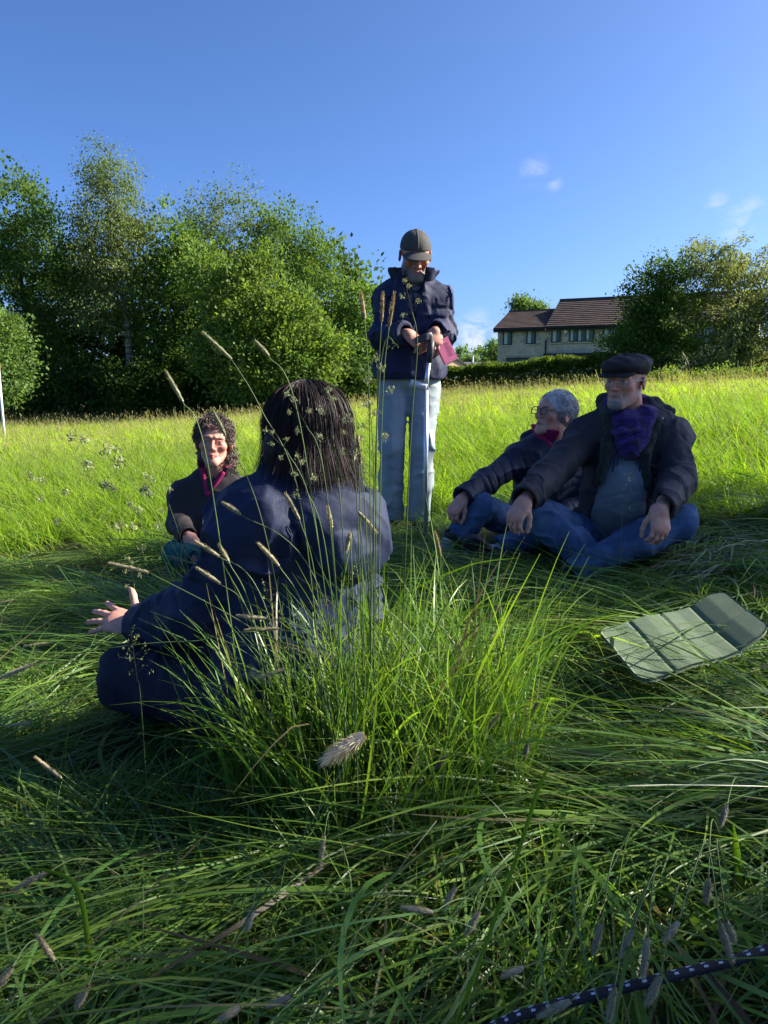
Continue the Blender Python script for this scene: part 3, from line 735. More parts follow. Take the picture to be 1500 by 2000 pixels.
# ================= woman in front, seen from behind
def near_woman():
    J = dict(pelvis=V(566, 1322, 1.74), chest=V(588, 1100, 1.80), neck=V(606, 975, 1.79), head=V(598, 865, 1.80),
             shL=V(498, 1022, 1.69), shR=V(676, 1040, 1.88), elL=V(404, 1192, 1.74), elR=V(690, 1195, 2.02), wrL=V(272, 1222, 1.93), wrR=V(590, 1215, 2.22),
             hipL=V(490, 1362, 1.74), hipR=V(630, 1362, 1.86), knL=V(258, 1322, 1.90), knR=V(800, 1300, 2.15), anL=V(430, 1372, 2.16), anR=V(262, 1385, 2.06))
    base = A(*J['pelvis'][:2], ground(*J['pelvis'][:2]))
    root = empty('person', base, 'woman with long dark hair in navy hooded jacket, back turned, one hand spread', 'person')
    R = frame((-.42, 1, -.05)); hc = J['head']; sk = SKIN * A(1.08, 1.05, 1.05)
    parts = [core(J), head(hc, R, J['neck'], sk, .95, female=True, neck_r=.048)]
    parts.append(hand(J['wrL'], (-.92, .30, .10), (.10, -.55, .80), True, sk, .98, (4, 8, 6), 15, 4, J['elL'], tdir=(.55, .75, .3)))
    parts.append(hand(J['wrR'], (-.6, .6, .1), (0, .3, .9), False, sk, .93, (20, 25, 20), 4, 20, J['elR']))
    finish(root, J, parts)
    lf, fwd, up = bodyframe(J)
    def ex(v, lf, fwd, up):
        ax = np.stack([lf, fwd, up])
        v.cone(J['pelvis'] + up * .04, J['pelvis'] - up * .03, .155, .165, .08)
        v.cone(J['shR'] - up * .02, lerp(J['shR'], J['pelvis'], .55) - lf * .03, .058, .058, .06)
        v.cone(J['shL'] - up * .02, lerp(J['shL'], J['pelvis'], .55) + lf * .01, .06, .07, .06)
    P, Q = jacket(J, .030, .0055, ra=(.068, .064, .054), seed=41, amp=.016, extra=ex, neck_r=.07, base=.010)
    jk = mkobj('jacket', P, Q, M_navy, root)
    # hood hanging open on the back
    n0 = J['neck']; ax = np.stack([lf, fwd, up]); v = Vol(n0 - .30, n0 + .24, .0055)
    v.ell(n0 - fwd * .075 - up * .035 - lf * .02, (.150, .085, .085), ax, k=0)
    v.ell(n0 - fwd * .135 - up * .10 - lf * .03, (.105, .045, .080), ax, k=.05)
    v.ell(n0 - fwd * .02 + up * .055, (.118, .120, .075), ax, k=.015, op='sub')
    v.cone(n0 - fwd * .185 - up * .00 + lf * .10, n0 - fwd * .20 - up * .10 - lf * .11, .014, .020, .02, 'sub')
    v.disp(lambda P: wr_fold(P, [(n0 - fwd * .15 - up * .05, up + .4 * lf, .06, .009, .16)], .006, 47))
    mkobj('hood', *v.mesh(), M_navy, jk)
    # yoke seam and centre seam laid on the cloth
    def on_back(a, t):                     # a across (m), t up from the pelvis (m)
        p = J['pelvis'] + up * t + lf * a; return p
    vj = np.asarray(P)
    def snap(p):
        q = vj - p; l = q - np.outer(q @ fwd, fwd); d = (l ** 2).sum(1); i = np.argsort(d)[:60]; k = i[np.argmin((vj[i] - p) @ fwd)]; return vj[k] - fwd * .0004
    H = np.linalg.norm(J['neck'] - J['pelvis'])
    def smooth_path(ps):
        ps = np.array(ps)
        for _ in range(14): ps[1:-1] = (ps[:-2] + ps[1:-1] + ps[2:]) / 3
        return ps - fwd * .0012
    tube_obj('seam', smooth_path([snap(on_back(a, H * .70)) for a in np.linspace(-.15, .15, 40)]), .0016, M_stitch, jk, 5)
    tube_obj('seam', smooth_path([snap(on_back(.12 + .02 * i / 24, H * (.71 + .20 * i / 24))) for i in range(24)]), .0016, M_stitch, jk, 5)
    P2, Q2 = trousers(J, .018, .007, (.105, .085, .070), 43, .009, base=.005); mkobj('trousers', P2, Q2, M_navytr, root)
    for s_, d in (('L', (.2, .05, 0)), ('R', (-.2, .02, .02))):
        up_, so = shoe(J['an' + s_], J['an' + s_] + A(*d), s=1.0); sh = mkobj('shoe', *up_, M_shoe, root); mkobj('sole', *so, M_shoe, sh)
    # hair: a volume and the strands that fall over it
    def curtain(v):
        v.ell((0, .055, -.05), (.090, .060, .130), k=.04); v.cone((.060, .02, -.02), (.080, .040, -.16), .050, .022, .04); v.cone((-.060, .02, -.02), (-.066, .05, -.12), .050, .025, .04)
        v.cone((0, .072, -.06), (0, .080, -.125), .06, .035, .04)
    v = hair_cap((.096, .112, .104), c=(0, .015, .040), extra=curtain, nz=.004, f=40)
    v.ell((0, -.14, -.05), (.085, .11, .17), k=.02, op='sub')
    P, Q = v.mesh(); hr = mkobj('hair', to_world(hc, R, P), Q, M_hairdk, root)
    pa = []
    for i in range(6500):
        az = rng.uniform(-2.45, 2.45)                # 0 = straight back
        dx, dy = math.sin(az), math.cos(az); crown = A(rng.normal(0, .004), -.015, .040)
        th = np.linspace(rng.uniform(.03, .9), 1.75, 11); gr = rng.uniform(.985, 1.05)
        p = np.stack([crown[0] + .0985 * gr * np.sin(th) * dx, .015 + .1135 * gr * np.sin(th) * dy, .040 + .106 * gr * np.cos(th)], 1)
        L_ = rng.uniform(.06, .145) * (1.0 if abs(az) < 1.2 else 1.25); k = 9; t = np.linspace(0, 1, k)[1:, None]
        out = A(dx * .03, dy * .03, 0) * rng.normal(.35, .5)
        fall = p[-1] + t * A(0, 0, -L_) + (t ** 1.5) * out + t * A(0, .015, 0) * (abs(az) > 1.0)
        q = np.concatenate([p, fall]); q += (np.linspace(0, 1, len(q))[:, None] ** 2) * rng.normal(size=3) * (.006 if rng.random() < .93 else .02)
        q[:, 0] += .0018 * np.sin(np.linspace(0, 7, len(q)) + rng.uniform(0, 6))
        pa.append(to_world(hc, R, q))
    P, Q = ribbons(pa, .0010); mkobj('strand', P, Q, M_hairdk, hr)
    return J

# ================= woman with glasses
def glasses_woman():
    J = dict(pelvis=V(1045, 1020, 3.93), chest=V(1072, 925, 3.93), neck=V(1080, 868, 3.91), head=V(1083, 812, 3.87),
             shR=V(1018, 898, 3.85), shL=V(1132, 898, 3.99), elR=V(950, 940, 3.69), elL=V(1150, 985, 3.83), wrR=V(903, 972, 3.51), wrL=V(1080, 1010, 3.63),
             hipR=V(1012, 1034, 3.83), hipL=V(1062, 1036, 3.91), knR=V(944, 990, 3.53), knL=V(1060, 1040, 3.53), anR=V(893, 1046, 3.53), anL=V(975, 1074, 3.45))
    base = A(*J['pelvis'][:2], ground(*J['pelvis'][:2]))
    root = empty('person', base, 'woman with short silver hair and glasses in navy jacket with magenta collar', 'person')
    R = frame((-.86, -.50, .26)); hc = J['head']; sk = SKIN * A(1.12, 1.04, 1.0)
    parts = [core(J), head(hc, R, J['neck'], sk, 1.0, female=True, neck_r=.050, lips=(.36, .13, .12))]
    parts.append(hand(J['wrR'], (-.55, -.35, -.75), (-.55, -.6, .5), False, sk, .95, (35, 55, 30), 2, 30, J['elR']))
    finish(root, J, parts)
    lf, fwd, up = bodyframe(J)
    P, Q = jacket(J, .022, .0062, ra=(.064, .058, .046), seed=51, amp=.009, neck_r=.085, base=.005)
    jk = mkobj('jacket', P, Q, M_navy3, root)
    P, Q = collar(J, up, .088, .135, .075, .007, .045, fwd=fwd, base_off=.008, seed=15, h=.0045); mkobj('collar', P, Q, M_mag, jk)
    n0 = J['neck']; v = Vol(n0 - .2, n0 + .18, .0045)
    for s_ in (-1, 1):
        v.cone(n0 + fwd * .02 + lf * s_ * .115 + up * .050, n0 + fwd * .125 - up * .055 + lf * s_ * .030, .026, .014, .004)
        v.cone(n0 + fwd * .05 + lf * s_ * .085 + up * .035, n0 + fwd * .115 - up * .04 + lf * s_ * .02, .012, .010, .004, 'sub')
    v.disp(lambda P: .006 * (vnoise(P, 30, 3) - .5)); mkobj('collar_flap', *v.mesh(), M_mag, jk)
    P, Q = collar(J, up, .064, .080, .034, .004, .034, fwd=fwd, base_off=-.012, seed=16, h=.0045)
    mkobj('shirt_collar', P, Q, mat('pale_grey_shirt', (.35, .38, .44), .8, .1, 20), root)
    v = Vol(J['neck'] - .14, J['neck'] + .1, .006); v.ell(J['neck'] + fwd * .025 - up * .035, (.075, .065, .055), np.stack([lf, fwd, up]), k=0); mkobj('shirt', *v.mesh(), M_white, root)
    n0 = J['neck']; v = Vol(n0 - .22, n0 + .2, .006)
    v.ell(n0 - fwd * .11 + up * .0, (.13, .06, .06), np.stack([lf, fwd, up]), k=0); v.ell(n0 + up * .04, (.10, .10, .08), np.stack([lf, fwd, up]), k=.01, op='sub')
    v.disp(lambda P: wr_fold(P, [(n0 - fwd * .1, up, .05, .008, .14)], .005, 57)); mkobj('hood', *v.mesh(), M_navy3, jk)
    P, Q = trousers(J, .012, .006, (.080, .064, .052), 53, .011, base=.006, k=.02); mkobj('jeans', P, Q, M_jean, root)
    for s_, d, u in (('R', (-.17, -.10, -.04), (0, 0, 1)), ('L', (-.13, -.05, .12), (-.4, .6, .7))):
        an = J['an' + s_]; dn = nrm(an - J['kn' + s_])
        v = Vol(an - .1, an + .14, .005); v.cone(an - dn * .02, an + dn * .055, .037, .036, 0); v.cone(an + dn * .05, an + dn * .05 + nrm(d) * .05, .034, .03, .02)
        mkobj('sock', *v.mesh(), M_sock, root)
        up_, so = shoe(an + dn * .035, an + dn * .035 + A(*d), u, 1.0); sh = mkobj('shoe', *up_, M_shoe, root); mkobj('sole', *so, M_sole if s_ == 'R' else M_shoe, sh)
    v = hair_cap((.086, .106, .096), c=(0, .018, .040), nz=.006, f=55)
    v.ell((0, -.120, -.030), (.075, .085, .105), k=.015, op='sub'); v.plane((0, .03, -.055), (0, -.25, -1), .02); v.ell((0, -.02, -.04), (.069, .07, .09), k=.01, op='sub')
    for x in (-1, 1): v.ell((x * .09, -.005, -.015), (.03, .028, .04), k=.01, op='sub')
    P, Q = v.mesh(); hr = mkobj('hair', to_world(hc, R, P), Q, M_hairgrey, root)
    P, Q = short_hair(hc, R, 1500, 1.0, -.045, .045, 0, .0024, front=-.055, rad=(.087, .107, .097), c=(0, .018, .040), lift=.16)
    mkobj('strand', P, Q, M_hairgrey, hr)
    glasses(hc, R, root, M_frame, M_lens, 1.02)
    return J

# ================= man in flat cap
def cap_man():
    J = dict(pelvis=V(1195, 1050, 3.36), chest=V(1222, 885, 3.40), neck=V(1228, 812, 3.38), head=V(1222, 748, 3.32),
             shR=V(1146, 858, 3.40), shL=V(1308, 858, 3.34), elR=V(1070, 928, 3.16), elL=V(1326, 935, 3.14), wrR=V(1024, 976, 2.92), wrL=V(1290, 990, 2.86),
             hipR=V(1142, 1050, 3.32), hipL=V(1240, 1052, 3.30), knR=V(1038, 1003, 3.06), knL=V(1328, 1018, 3.04), anR=V(1190, 1112, 3.10), anL=V(1112, 1118, 2.98))
    base = A(*J['pelvis'][:2], ground(*J['pelvis'][:2]))
    root = empty('person', base, 'man in flat cap, dark open parka and purple scarf sitting cross-legged in jeans', 'person')
    R = frame((-.72, -.74, .02)); hc = J['head']; sk = SKIN * A(1.12, 1.02, .98)
    parts = [core(J), head(hc, R, J['neck'], sk, .97, beard=2, beardcol=(.19, .18, .175), neck_r=.062)]
    parts.append(hand(J['wrR'], (-.45, -.35, -.75), (-.55, -.65, .5), False, sk, .98, (25, 45, 30), 3, 25, J['elR']))
    parts.append(hand(J['wrL'], (-.08, -.35, -.95), (.25, -.90, .35), True, sk, 1.02, (18, 40, 30), 3, 30, J['elL']))
    finish(root, J, parts)
    lf, fwd, up = bodyframe(J); ax = np.stack([lf, fwd, up])
    lo, hi = bounds([J['pelvis'], J['neck'], J['shL'], J['shR']], .22); v = Vol(lo, hi, .006); put_torso(v, J, .006, belly=.055, sc=1.05)
    v.cone(J['neck'], J['neck'] + nrm(J['head'] - J['neck']) * .1, .07, .07, .01, 'sub')
    v.disp(lambda P: wr_fold(P, [(lerp(J['pelvis'], J['chest'], .55) + fwd * .12, up, .05, .006, .13)], .003, 61)); mkobj('shirt', *v.mesh(), M_grey, root)
    def opening(v, lf, fwd, up):
        n0 = J['neck']
        def w(X, Y, Z):
            x = X - n0[0]; y = Y - n0[1]; z = Z - n0[2]
            a = x * lf[0] + y * lf[1] + z * lf[2]; b = x * fwd[0] + y * fwd[1] + z * fwd[2]; c = x * up[0] + y * up[1] + z * up[2]
            half = .062 + .05 * np.clip(-c / .45, 0, 1); cen = -.012 + .0 * c
            return -np.minimum(b - .035, half - np.abs(a - cen))
        v.fn(w, k=.012, op='sub')
    def ex(v, lf, fwd, up):
        v.cone(J['pelvis'] + lf * .17 - fwd * .05, J['pelvis'] + lf * .26 - fwd * .12 - up * .06, .10, .07, .06)
        v.cone(J['pelvis'] - lf * .15 - fwd * .08, J['pelvis'] - lf * .18 - fwd * .10 - up * .06, .09, .07, .06)
    P, Q = jacket(J, .024, .006, ra=(.070, .067, .053), seed=65, amp=.011, neck_r=.09, opening=opening, belly=.045, extra=ex, sc=1.03, base=.006)
    jk = mkobj('parka', P, Q, M_char, root)
    # fleece-lined lapels and thick collar
    n0 = J['neck']; v = Vol(n0 - A(.42, .35, .50), n0 + A(.3, .3, .2), .006)
    for s_ in (-1, 1):
        pts = [n0 - fwd * .095 + up * .060, n0 + lf * s_ * .105 - fwd * .03 + up * .052, n0 + lf * s_ * .100 + fwd * .075 - up * .02, n0 + lf * s_ * .082 - lf * .012 + fwd * .142 - up * .16, n0 + lf * s_ * .10 - lf * .012 + fwd * .175 - up * .30]
        rr = (.040, .040, .032, .024, .018)
        for i in range(4): v.cone(pts[i], pts[i + 1], rr[i], rr[i + 1], .02)
    v.ell(n0 + lf * .155 - fwd * .05 + up * .035, (.055, .045, .035), ax, k=.02)
    v.disp(lambda P: .010 * (vnoise(P, 55, 7) - .5)); mkobj('fleece_collar', *v.mesh(), M_fleece, jk)
    # shoulder flap edge, snap button, cuff tabs
    a0 = J['shL'] + up * .085 - lf * .06 + fwd * .06; mb = MB()
    mb.tube([a0 - lf * .05 - up * .01 + fwd * .02, a0 + up * .002 + fwd * .012, a0 + lf * .07 - up * .022], [.009, .011, .008], 8); mb.obj('storm_flap', M_char, jk, True)
    mb = MB(); mb.tube([a0 + fwd * .016, a0 + fwd * .026 + up * .003], [.007, .006], 10); mb.obj('snap_button', M_zip, jk, True)
    # scarf: loops round the neck and a hanging front fold
    v = Vol(n0 - A(.25, .25, .32), n0 + A(.22, .22, .15), .005)
    ring = [n0 + (math.cos(a) * fwd * .080 + math.sin(a) * lf * .088) + fwd * .012 + up * (.030 - .045 * math.cos(a)) for a in np.linspace(0, 2 * math.pi, 17)]
    for i in range(16): v.cone(ring[i], ring[i + 1], .031, .031, .015)
    for s_ in (-1, 1): v.cone(n0 + fwd * .085 + lf * s_ * .06, n0 + fwd * .150 - up * .13 + lf * s_ * .012, .034, .036, .03)
    v.ell(n0 + fwd * .125 - up * .09, (.062, .034, .085), ax, k=.03)
    v.disp(lambda P: wr_fold(P, [(n0 + fwd * .1 - up * .05, up, .030, .007, .2)], .006, 67, .004)); sc_ = mkobj('scarf', *v.mesh(), M_purple, root)
    for a_, l_ in ((-.06, .10), (-.045, .07), (.05, .09), (.035, .06)):
        p = n0 + fwd * .155 - up * .15 + lf * a_; tube_obj('tassel', [p, p - up * l_ * .5 + lf * .004, p - up * l_ + fwd * .01], .003, M_purple, sc_)
    P, Q = trousers(J, .012, .006, (.088, .068, .057), 63, .014, base=.007, k=.02); jn = mkobj('jeans', P, Q, M_jean, root)
    for s_, d in (('R', (.2, .05, -.02)), ('L', (-.22, -.02, 0))):
        up_, so = shoe(J['an' + s_], J['an' + s_] + A(*d), (0, -.5, 1), 1.08); sh = mkobj('shoe', *up_, M_shoe, root); mkobj('sole', *so, M_shoe, sh)
    # flat cap
    v = Vol((-.14, -.22, .0), (.14, .17, .17), .0035)
    v.ell((0, -.004, .080), (.1015, .138, .046), np.stack([A(1, 0, 0), nrm(A(0, 1, .16)), nrm(A(0, -.16, 1))]), k=0)
    v.ell((0, .02, .062), (.090, .110, .050), k=.02); v.plane((0, 0, .028), (0, -.10, -1), .004); v.ell((0, .012, .020), (.081, .103, .058), k=.004, op='sub')
    v.ell((0, -.02, .1255), (.012, .012, .006), k=.004)
    v.disp(lambda P: .0035 * np.sin((P[:, 1] + .4 * P[:, 0]) * 90 + 5 * vnoise(P, 12)) * np.clip((P[:, 2] - .07) / .04, 0, 1) + .003 * (vnoise(P, 35, 2) - .5))
    Pc, Qc = v.mesh(); cp = mkobj('flat_cap', to_world(hc, R, Pc, .98), Qc, M_tweed, root)
    v = Vol((-.11, -.20, -.02), (.11, -.04, .09), .003)
    v.fn(lambda X, Y, Z: np.maximum(np.maximum(np.abs(Z - .058 + 4.2 * X ** 2 + .50 * (-Y - .09)) - .0045, np.sqrt((X / .080) ** 2 + ((Y + .075) / .083) ** 2) * .08 - .08), Y + .07))
    Pv, Qv = v.mesh(); mkobj('peak', to_world(hc, R, Pv, .98), Qv, M_tweed, cp)
    glasses(hc, R, root, M_wire, M_lens, .99, .0011)
    P, Q = short_hair(hc, R, 500, .97, -.035, .012, 0, .002, front=.0, rad=(.077, .099, .08)); mkobj('hair', P, Q, M_hairbald, root)
    return J
# ---------------------------------------------------------------- ground
def make_ground():
    r = np.concatenate([np.linspace(0, 6, 40), np.geomspace(6.3, 900, 60)])
    xs = np.concatenate([-r[::-1], r[1:]]); ys = np.concatenate([-np.geomspace(.3, 300, 24)[::-1], np.concatenate([[0], r[1:]])])
    X, Y = np.meshgrid(xs, ys, indexing='ij'); Z = ground(X, Y) + .02 * (vnoise(np.stack([X, Y, X * 0], -1), 2.2) - .5)
    nx, ny = X.shape; i, j = np.meshgrid(np.arange(nx - 1), np.arange(ny - 1), indexing='ij'); i = i.ravel(); j = j.ravel()
    f = np.stack([i * ny + j, (i + 1) * ny + j, (i + 1) * ny + j + 1, i * ny + j + 1], 1)
    m = mat('meadow_soil', (.030, .042, .012), .95, .5, 3, .8, 30, .1, col2=(.045, .038, .018))
    o = mkobj('ground', np.stack([X.ravel(), Y.ravel(), Z.ravel()], 1), f, m); tag(o, kind='structure')
make_ground()

# ---------------------------------------------------------------- grass
def grass_mat(name, rough=.5, spec=.18, trans=.45, gain=(1.25, 1.3, .35)):
    m = mat(name, attr=True, rough=rough, spec=spec, trans=trans, tcol=gain, rnd=.16); return m
M_grass = grass_mat('grass_blade', .38, .30); M_grassfar = grass_mat('grass_meadow', .6, .15, .5, (1.25, 1.35, .35))
GREEN = [A(.110, .205, .028), A(.145, .240, .036), A(.085, .180, .038), A(.170, .255, .040), A(.125, .210, .058)]
STRAW = [A(.20, .17, .075), A(.16, .15, .065), A(.18, .12, .06)]

class Blades:
    def __init__(s): s.v = []; s.f = []; s.c = []; s.n = 0
    def blade(s, base, az, L, e0, e1, w, col, seg=8, kink=0.0, curve=0.0, tipw=.12, pw=1.0, wob=.06):
        """e0,e1: elevation at the root and at the tip (rad); az: heading"""
        t = np.linspace(0, 1, seg + 1); e = e0 + (e1 - e0) * t ** pw
        if kink: e = e - kink / (1 + np.exp(-(t - rng.uniform(.3, .7)) * 40))
        e = e + wob * np.sin(t * rng.uniform(4, 9) + rng.uniform(0, 6)); a = az + curve * t + wob * np.sin(t * rng.uniform(3, 8) + rng.uniform(0, 6))
        d = np.stack([np.cos(e) * np.cos(a), np.cos(e) * np.sin(a), np.sin(e)], 1); p = np.asarray(base) + np.concatenate([[A(0, 0, 0)], np.cumsum((d[1:] + d[:-1]) / 2, 0) * L / seg])
        sd = np.stack([-np.sin(a), np.cos(a), 0 * a], 1); tw = rng.uniform(-1.0, 1.0) + rng.uniform(-.8, .8) * t
        nn = np.cross(d, sd); sd = sd * np.cos(tw)[:, None] + nn * np.sin(tw)[:, None]
        ww = (w * .5 * np.minimum(1, .55 + 1.8 * t) * np.where(t < .55, 1, 1 - (1 - tipw) * ((t - .55) / .45) ** 1.4))[:, None]
        m = seg + 1; s.v.append(np.concatenate([p - sd * ww, p + sd * ww])); i = np.arange(seg)
        s.f.append(np.stack([i, i + 1, i + 1 + m, i + m], 1) + s.n); s.n += 2 * m
        s.c.append(np.tile(col, (2 * m, 1))); return p, d
    def spike(s, p, d, L, r, col, seg=5, side=5):
        """a foxtail head as a small bristly spindle"""
        d = nrm(d); u = nrm(np.cross(d, A(.3, .2, 1))); w = np.cross(d, u); rings = []
        for i in range(seg + 1):
            t = i / seg; rr = r * (.35 + .65 * math.sin(math.pi * min(1, .15 + .85 * t)) ** .7) * (1 if i < seg else .3)
            for k in range(side):
                a = 2 * math.pi * (k + .5 * (i % 2)) / side; q = rng.uniform(.75, 1.3); rings.append(p + d * L * t + rr * q * (math.cos(a) * u + math.sin(a) * w))
        f = [(i * side + k, i * side + (k + 1) % side, (i + 1) * side + (k + 1) % side, (i + 1) * side + k) for i in range(seg) for k in range(side)]
        s.v.append(np.array(rings)); s.f.append(np.array(f) + s.n); s.n += len(rings); s.c.append(np.tile(col, (len(rings), 1)) * rng.uniform(.75, 1.25, (len(rings), 1)))
    def panicle(s, p, d, L, col, n=16, sz=.006, spread=.35):
        d = nrm(d)
        for i in range(n):
            t = rng.uniform(0, 1); q = p + d * L * t; o = rng.normal(size=3); o = nrm(o - d * o.dot(d)) * L * spread * (1 - t * .8) * rng.uniform(.5, 1.2) + d * L * .1
            e = q + o; sd = nrm(np.cross(o, rng.normal(size=3))) * sz
            s.v.append(np.array([q, q + sd * .08, e + sd * .08, e])); s.f.append(np.array([[0, 1, 2, 3]]) + s.n); s.n += 4; s.c.append(np.tile(col * .8, (4, 1)))
            for _ in range(3):
                g = e + rng.normal(size=3) * sz * 1.2; a = nrm(rng.normal(size=3) + d) * sz * 1.6; b = nrm(np.cross(a, rng.normal(size=3))) * sz * .7
                s.v.append(np.array([g - a, g + b, g + a, g - b])); s.f.append(np.array([[0, 1, 2, 3]]) + s.n); s.n += 4; s.c.append(np.tile(col * rng.uniform(.7, 1.3), (4, 1)))
    def data(s, name, m): return mesh_data(name, np.concatenate(s.v), np.concatenate(s.f), m, True, np.clip(np.concatenate(s.c), 0, 1))

def gcol(straw=.03, k=None):
    if rng.random() < straw: return STRAW[rng.integers(3)] * rng.uniform(.6, 1.1)
    return GREEN[rng.integers(5)] * rng.uniform(.7, 1.35)

def source(name, bl, m):
    o = bpy.data.objects.new(name, bl.data(name, m)); return o

lying, tufts, meadow, farm, seeds = [], [], [], [], []
for k in range(9):                         # long grass pressed flat
    b = Blades()
    for i in range(50):
        r = .13 * math.sqrt(rng.random()); a = rng.uniform(0, 6.28); az = rng.normal(0, .45)
        b.blade(A(r * math.cos(a), r * math.sin(a), 0), az, rng.uniform(.28, .62), rng.uniform(.35, 1.15), rng.uniform(-.55, .05), rng.uniform(.0026, .0058) * (1.7 if rng.random() < .15 else 1), gcol(.09), 9, curve=rng.normal(0, .5), pw=rng.uniform(.35, .7), kink=(.7 if rng.random() < .1 else 0))
    for i in range(5):                     # thin stems
        az = rng.normal(0, .9); b.blade(A(0, 0, .02), az, rng.uniform(.4, .7), rng.uniform(.2, .8), rng.uniform(-.3, .1), .0016, A(.12, .17, .07) * rng.uniform(.8, 1.3), 8, pw=.5, tipw=.8)
    lying.append(source('g', b, M_grass))
for k in range(8):                         # shorter, more upright tufts
    b = Blades()
    for i in range(55):
        r = .08 * math.sqrt(rng.random()); a = rng.uniform(0, 6.28); az = rng.uniform(0, 6.28)
        b.blade(A(r * math.cos(a), r * math.sin(a), 0), az, rng.uniform(.14, .36), rng.uniform(.9, 1.5), rng.uniform(-.5, .7), rng.uniform(.0024, .0055), gcol(.03), 8, curve=rng.normal(0, .4), pw=rng.uniform(.7, 1.5))
    tufts.append(source('g', b, M_grass))
tallt = []
for k in range(7):                         # tall straight tussock grass
    b = Blades()
    for i in range(34):
        r = .07 * math.sqrt(rng.random()); a = rng.uniform(0, 6.28); az = rng.uniform(0, 6.28)
        b.blade(A(r * math.cos(a), r * math.sin(a), 0), az, rng.uniform(.18, .58), rng.uniform(1.1, 1.52), rng.uniform(.1, 1.25), rng.uniform(.0022, .0052), gcol(.07), 9, curve=rng.normal(0, .4), pw=rng.uniform(1.2, 2.6), kink=(.9 if rng.random() < .12 else 0))
    tallt.append(source('g', b, M_grass))
for k in range(6):                         # standing meadow, middle distance
    b = Blades()
    for i in range(60):
        r = .16 * math.sqrt(rng.random()); a = rng.uniform(0, 6.28); az = rng.normal(2.6, 1.2)
        b.blade(A(r * math.cos(a), r * math.sin(a), 0), az, rng.uniform(.22, .46), rng.uniform(1.0, 1.5), rng.uniform(-.2, .9), rng.uniform(.0035, .0065), gcol(.015) * A(1.55, 1.4, .7), 5, curve=rng.normal(0, .4))
    for i in range(3):
        p, d = b.blade(A(rng.normal() * .1, rng.normal() * .1, 0), rng.normal(2.6, .8), rng.uniform(.40, .60), 1.45, rng.uniform(.7, 1.2), .0018, A(.16, .18, .07), 5, tipw=.8)
        if rng.random() < .6: b.panicle(p[-1], d[-1], .07, A(.30, .30, .14), 5, .004, .25)
    meadow.append(source('g', b, M_grassfar))
for k in range(5):                         # far meadow, wider clumps
    b = Blades()
    for i in range(70):
        r = .34 * math.sqrt(rng.random()); a = rng.uniform(0, 6.28); az = rng.normal(2.6, 1.2)
        b.blade(A(r * math.cos(a), r * math.sin(a), 0), az, rng.uniform(.22, .46), rng.uniform(1.0, 1.5), rng.uniform(-.1, 1.0), rng.uniform(.008, .014), gcol(.02) * A(2.1, 1.75, .9), 3, curve=rng.normal(0, .4))
    for i in range(4):
        p, d = b.blade(A(rng.normal() * .2, rng.normal() * .2, 0), rng.normal(2.6, .9), rng.uniform(.38, .62), 1.45, rng.uniform(.7, 1.25),   .004, A(.30, .30, .11), 3, tipw=.8)
        b.spike(p[-1], d[-1], .06, .006, A(.42, .36, .20), 3, 3)
    farm.append(source('g', b, M_grassfar))

def scatter(name, sources, pts, rot, scl, label):
    col = bpy.data.collections.new(name + '_sources')
    for o in sources: col.objects.link(o)
    me = bpy.data.meshes.new(name); me.vertices.add(len(pts)); me.vertices.foreach_set('co', np.asarray(pts, np.float32).ravel())
    a = me.attributes.new('rot', 'FLOAT_VECTOR', 'POINT'); a.data.foreach_set('vector', np.asarray(rot, np.float32).ravel())
    a = me.attributes.new('scl', 'FLOAT_VECTOR', 'POINT'); a.data.foreach_set('vector', np.asarray(scl, np.float32).ravel())
    a = me.attributes.new('pick', 'INT', 'POINT'); a.data.foreach_set('value', rng.integers(0, len(sources), len(pts)).astype(np.int32))
    o = bpy.data.objects.new(name, me); scn.collection.objects.link(o); tag(o, label, 'grass', kind='stuff')
    ng = bpy.data.node_groups.new(name, 'GeometryNodeTree'); ng.interface.new_socket('Geometry', in_out='INPUT', socket_type='NodeSocketGeometry'); ng.interface.new_socket('Geometry', in_out='OUTPUT', socket_type='NodeSocketGeometry')
    N = ng.nodes; L = ng.links; gi = N.new('NodeGroupInput'); go = N.new('NodeGroupOutput'); ip = N.new('GeometryNodeInstanceOnPoints'); ci = N.new('GeometryNodeCollectionInfo')
    ci.inputs['Collection'].default_value = col; ci.inputs['Separate Children'].default_value = True; ci.inputs['Reset Children'].default_value = True
    ip.inputs['Pick Instance'].default_value = True
    def na(nm, ty):
        n = N.new('GeometryNodeInputNamedAttribute'); n.data_type = ty; n.inputs['Name'].default_value = nm; return [x for x in n.outputs if x.enabled][0]
    mp = N.new('GeometryNodeMeshToPoints')
    L.new(gi.outputs[0], mp.inputs['Mesh']); L.new(mp.outputs[0], ip.inputs['Points']); L.new(ci.outputs[0], ip.inputs['Instance'])
    er = N.new('FunctionNodeEulerToRotation'); L.new(na('rot', 'FLOAT_VECTOR'), er.inputs[0])
    L.new(na('pick', 'INT'), ip.inputs['Instance Index']); L.new(er.outputs[0], ip.inputs['Rotation']); L.new(na('scl', 'FLOAT_VECTOR'), ip.inputs['Scale'])
    L.new(ip.outputs[0], go.inputs[0]); md = o.modifiers.new('scatter', 'NODES'); md.node_group = ng
    return o

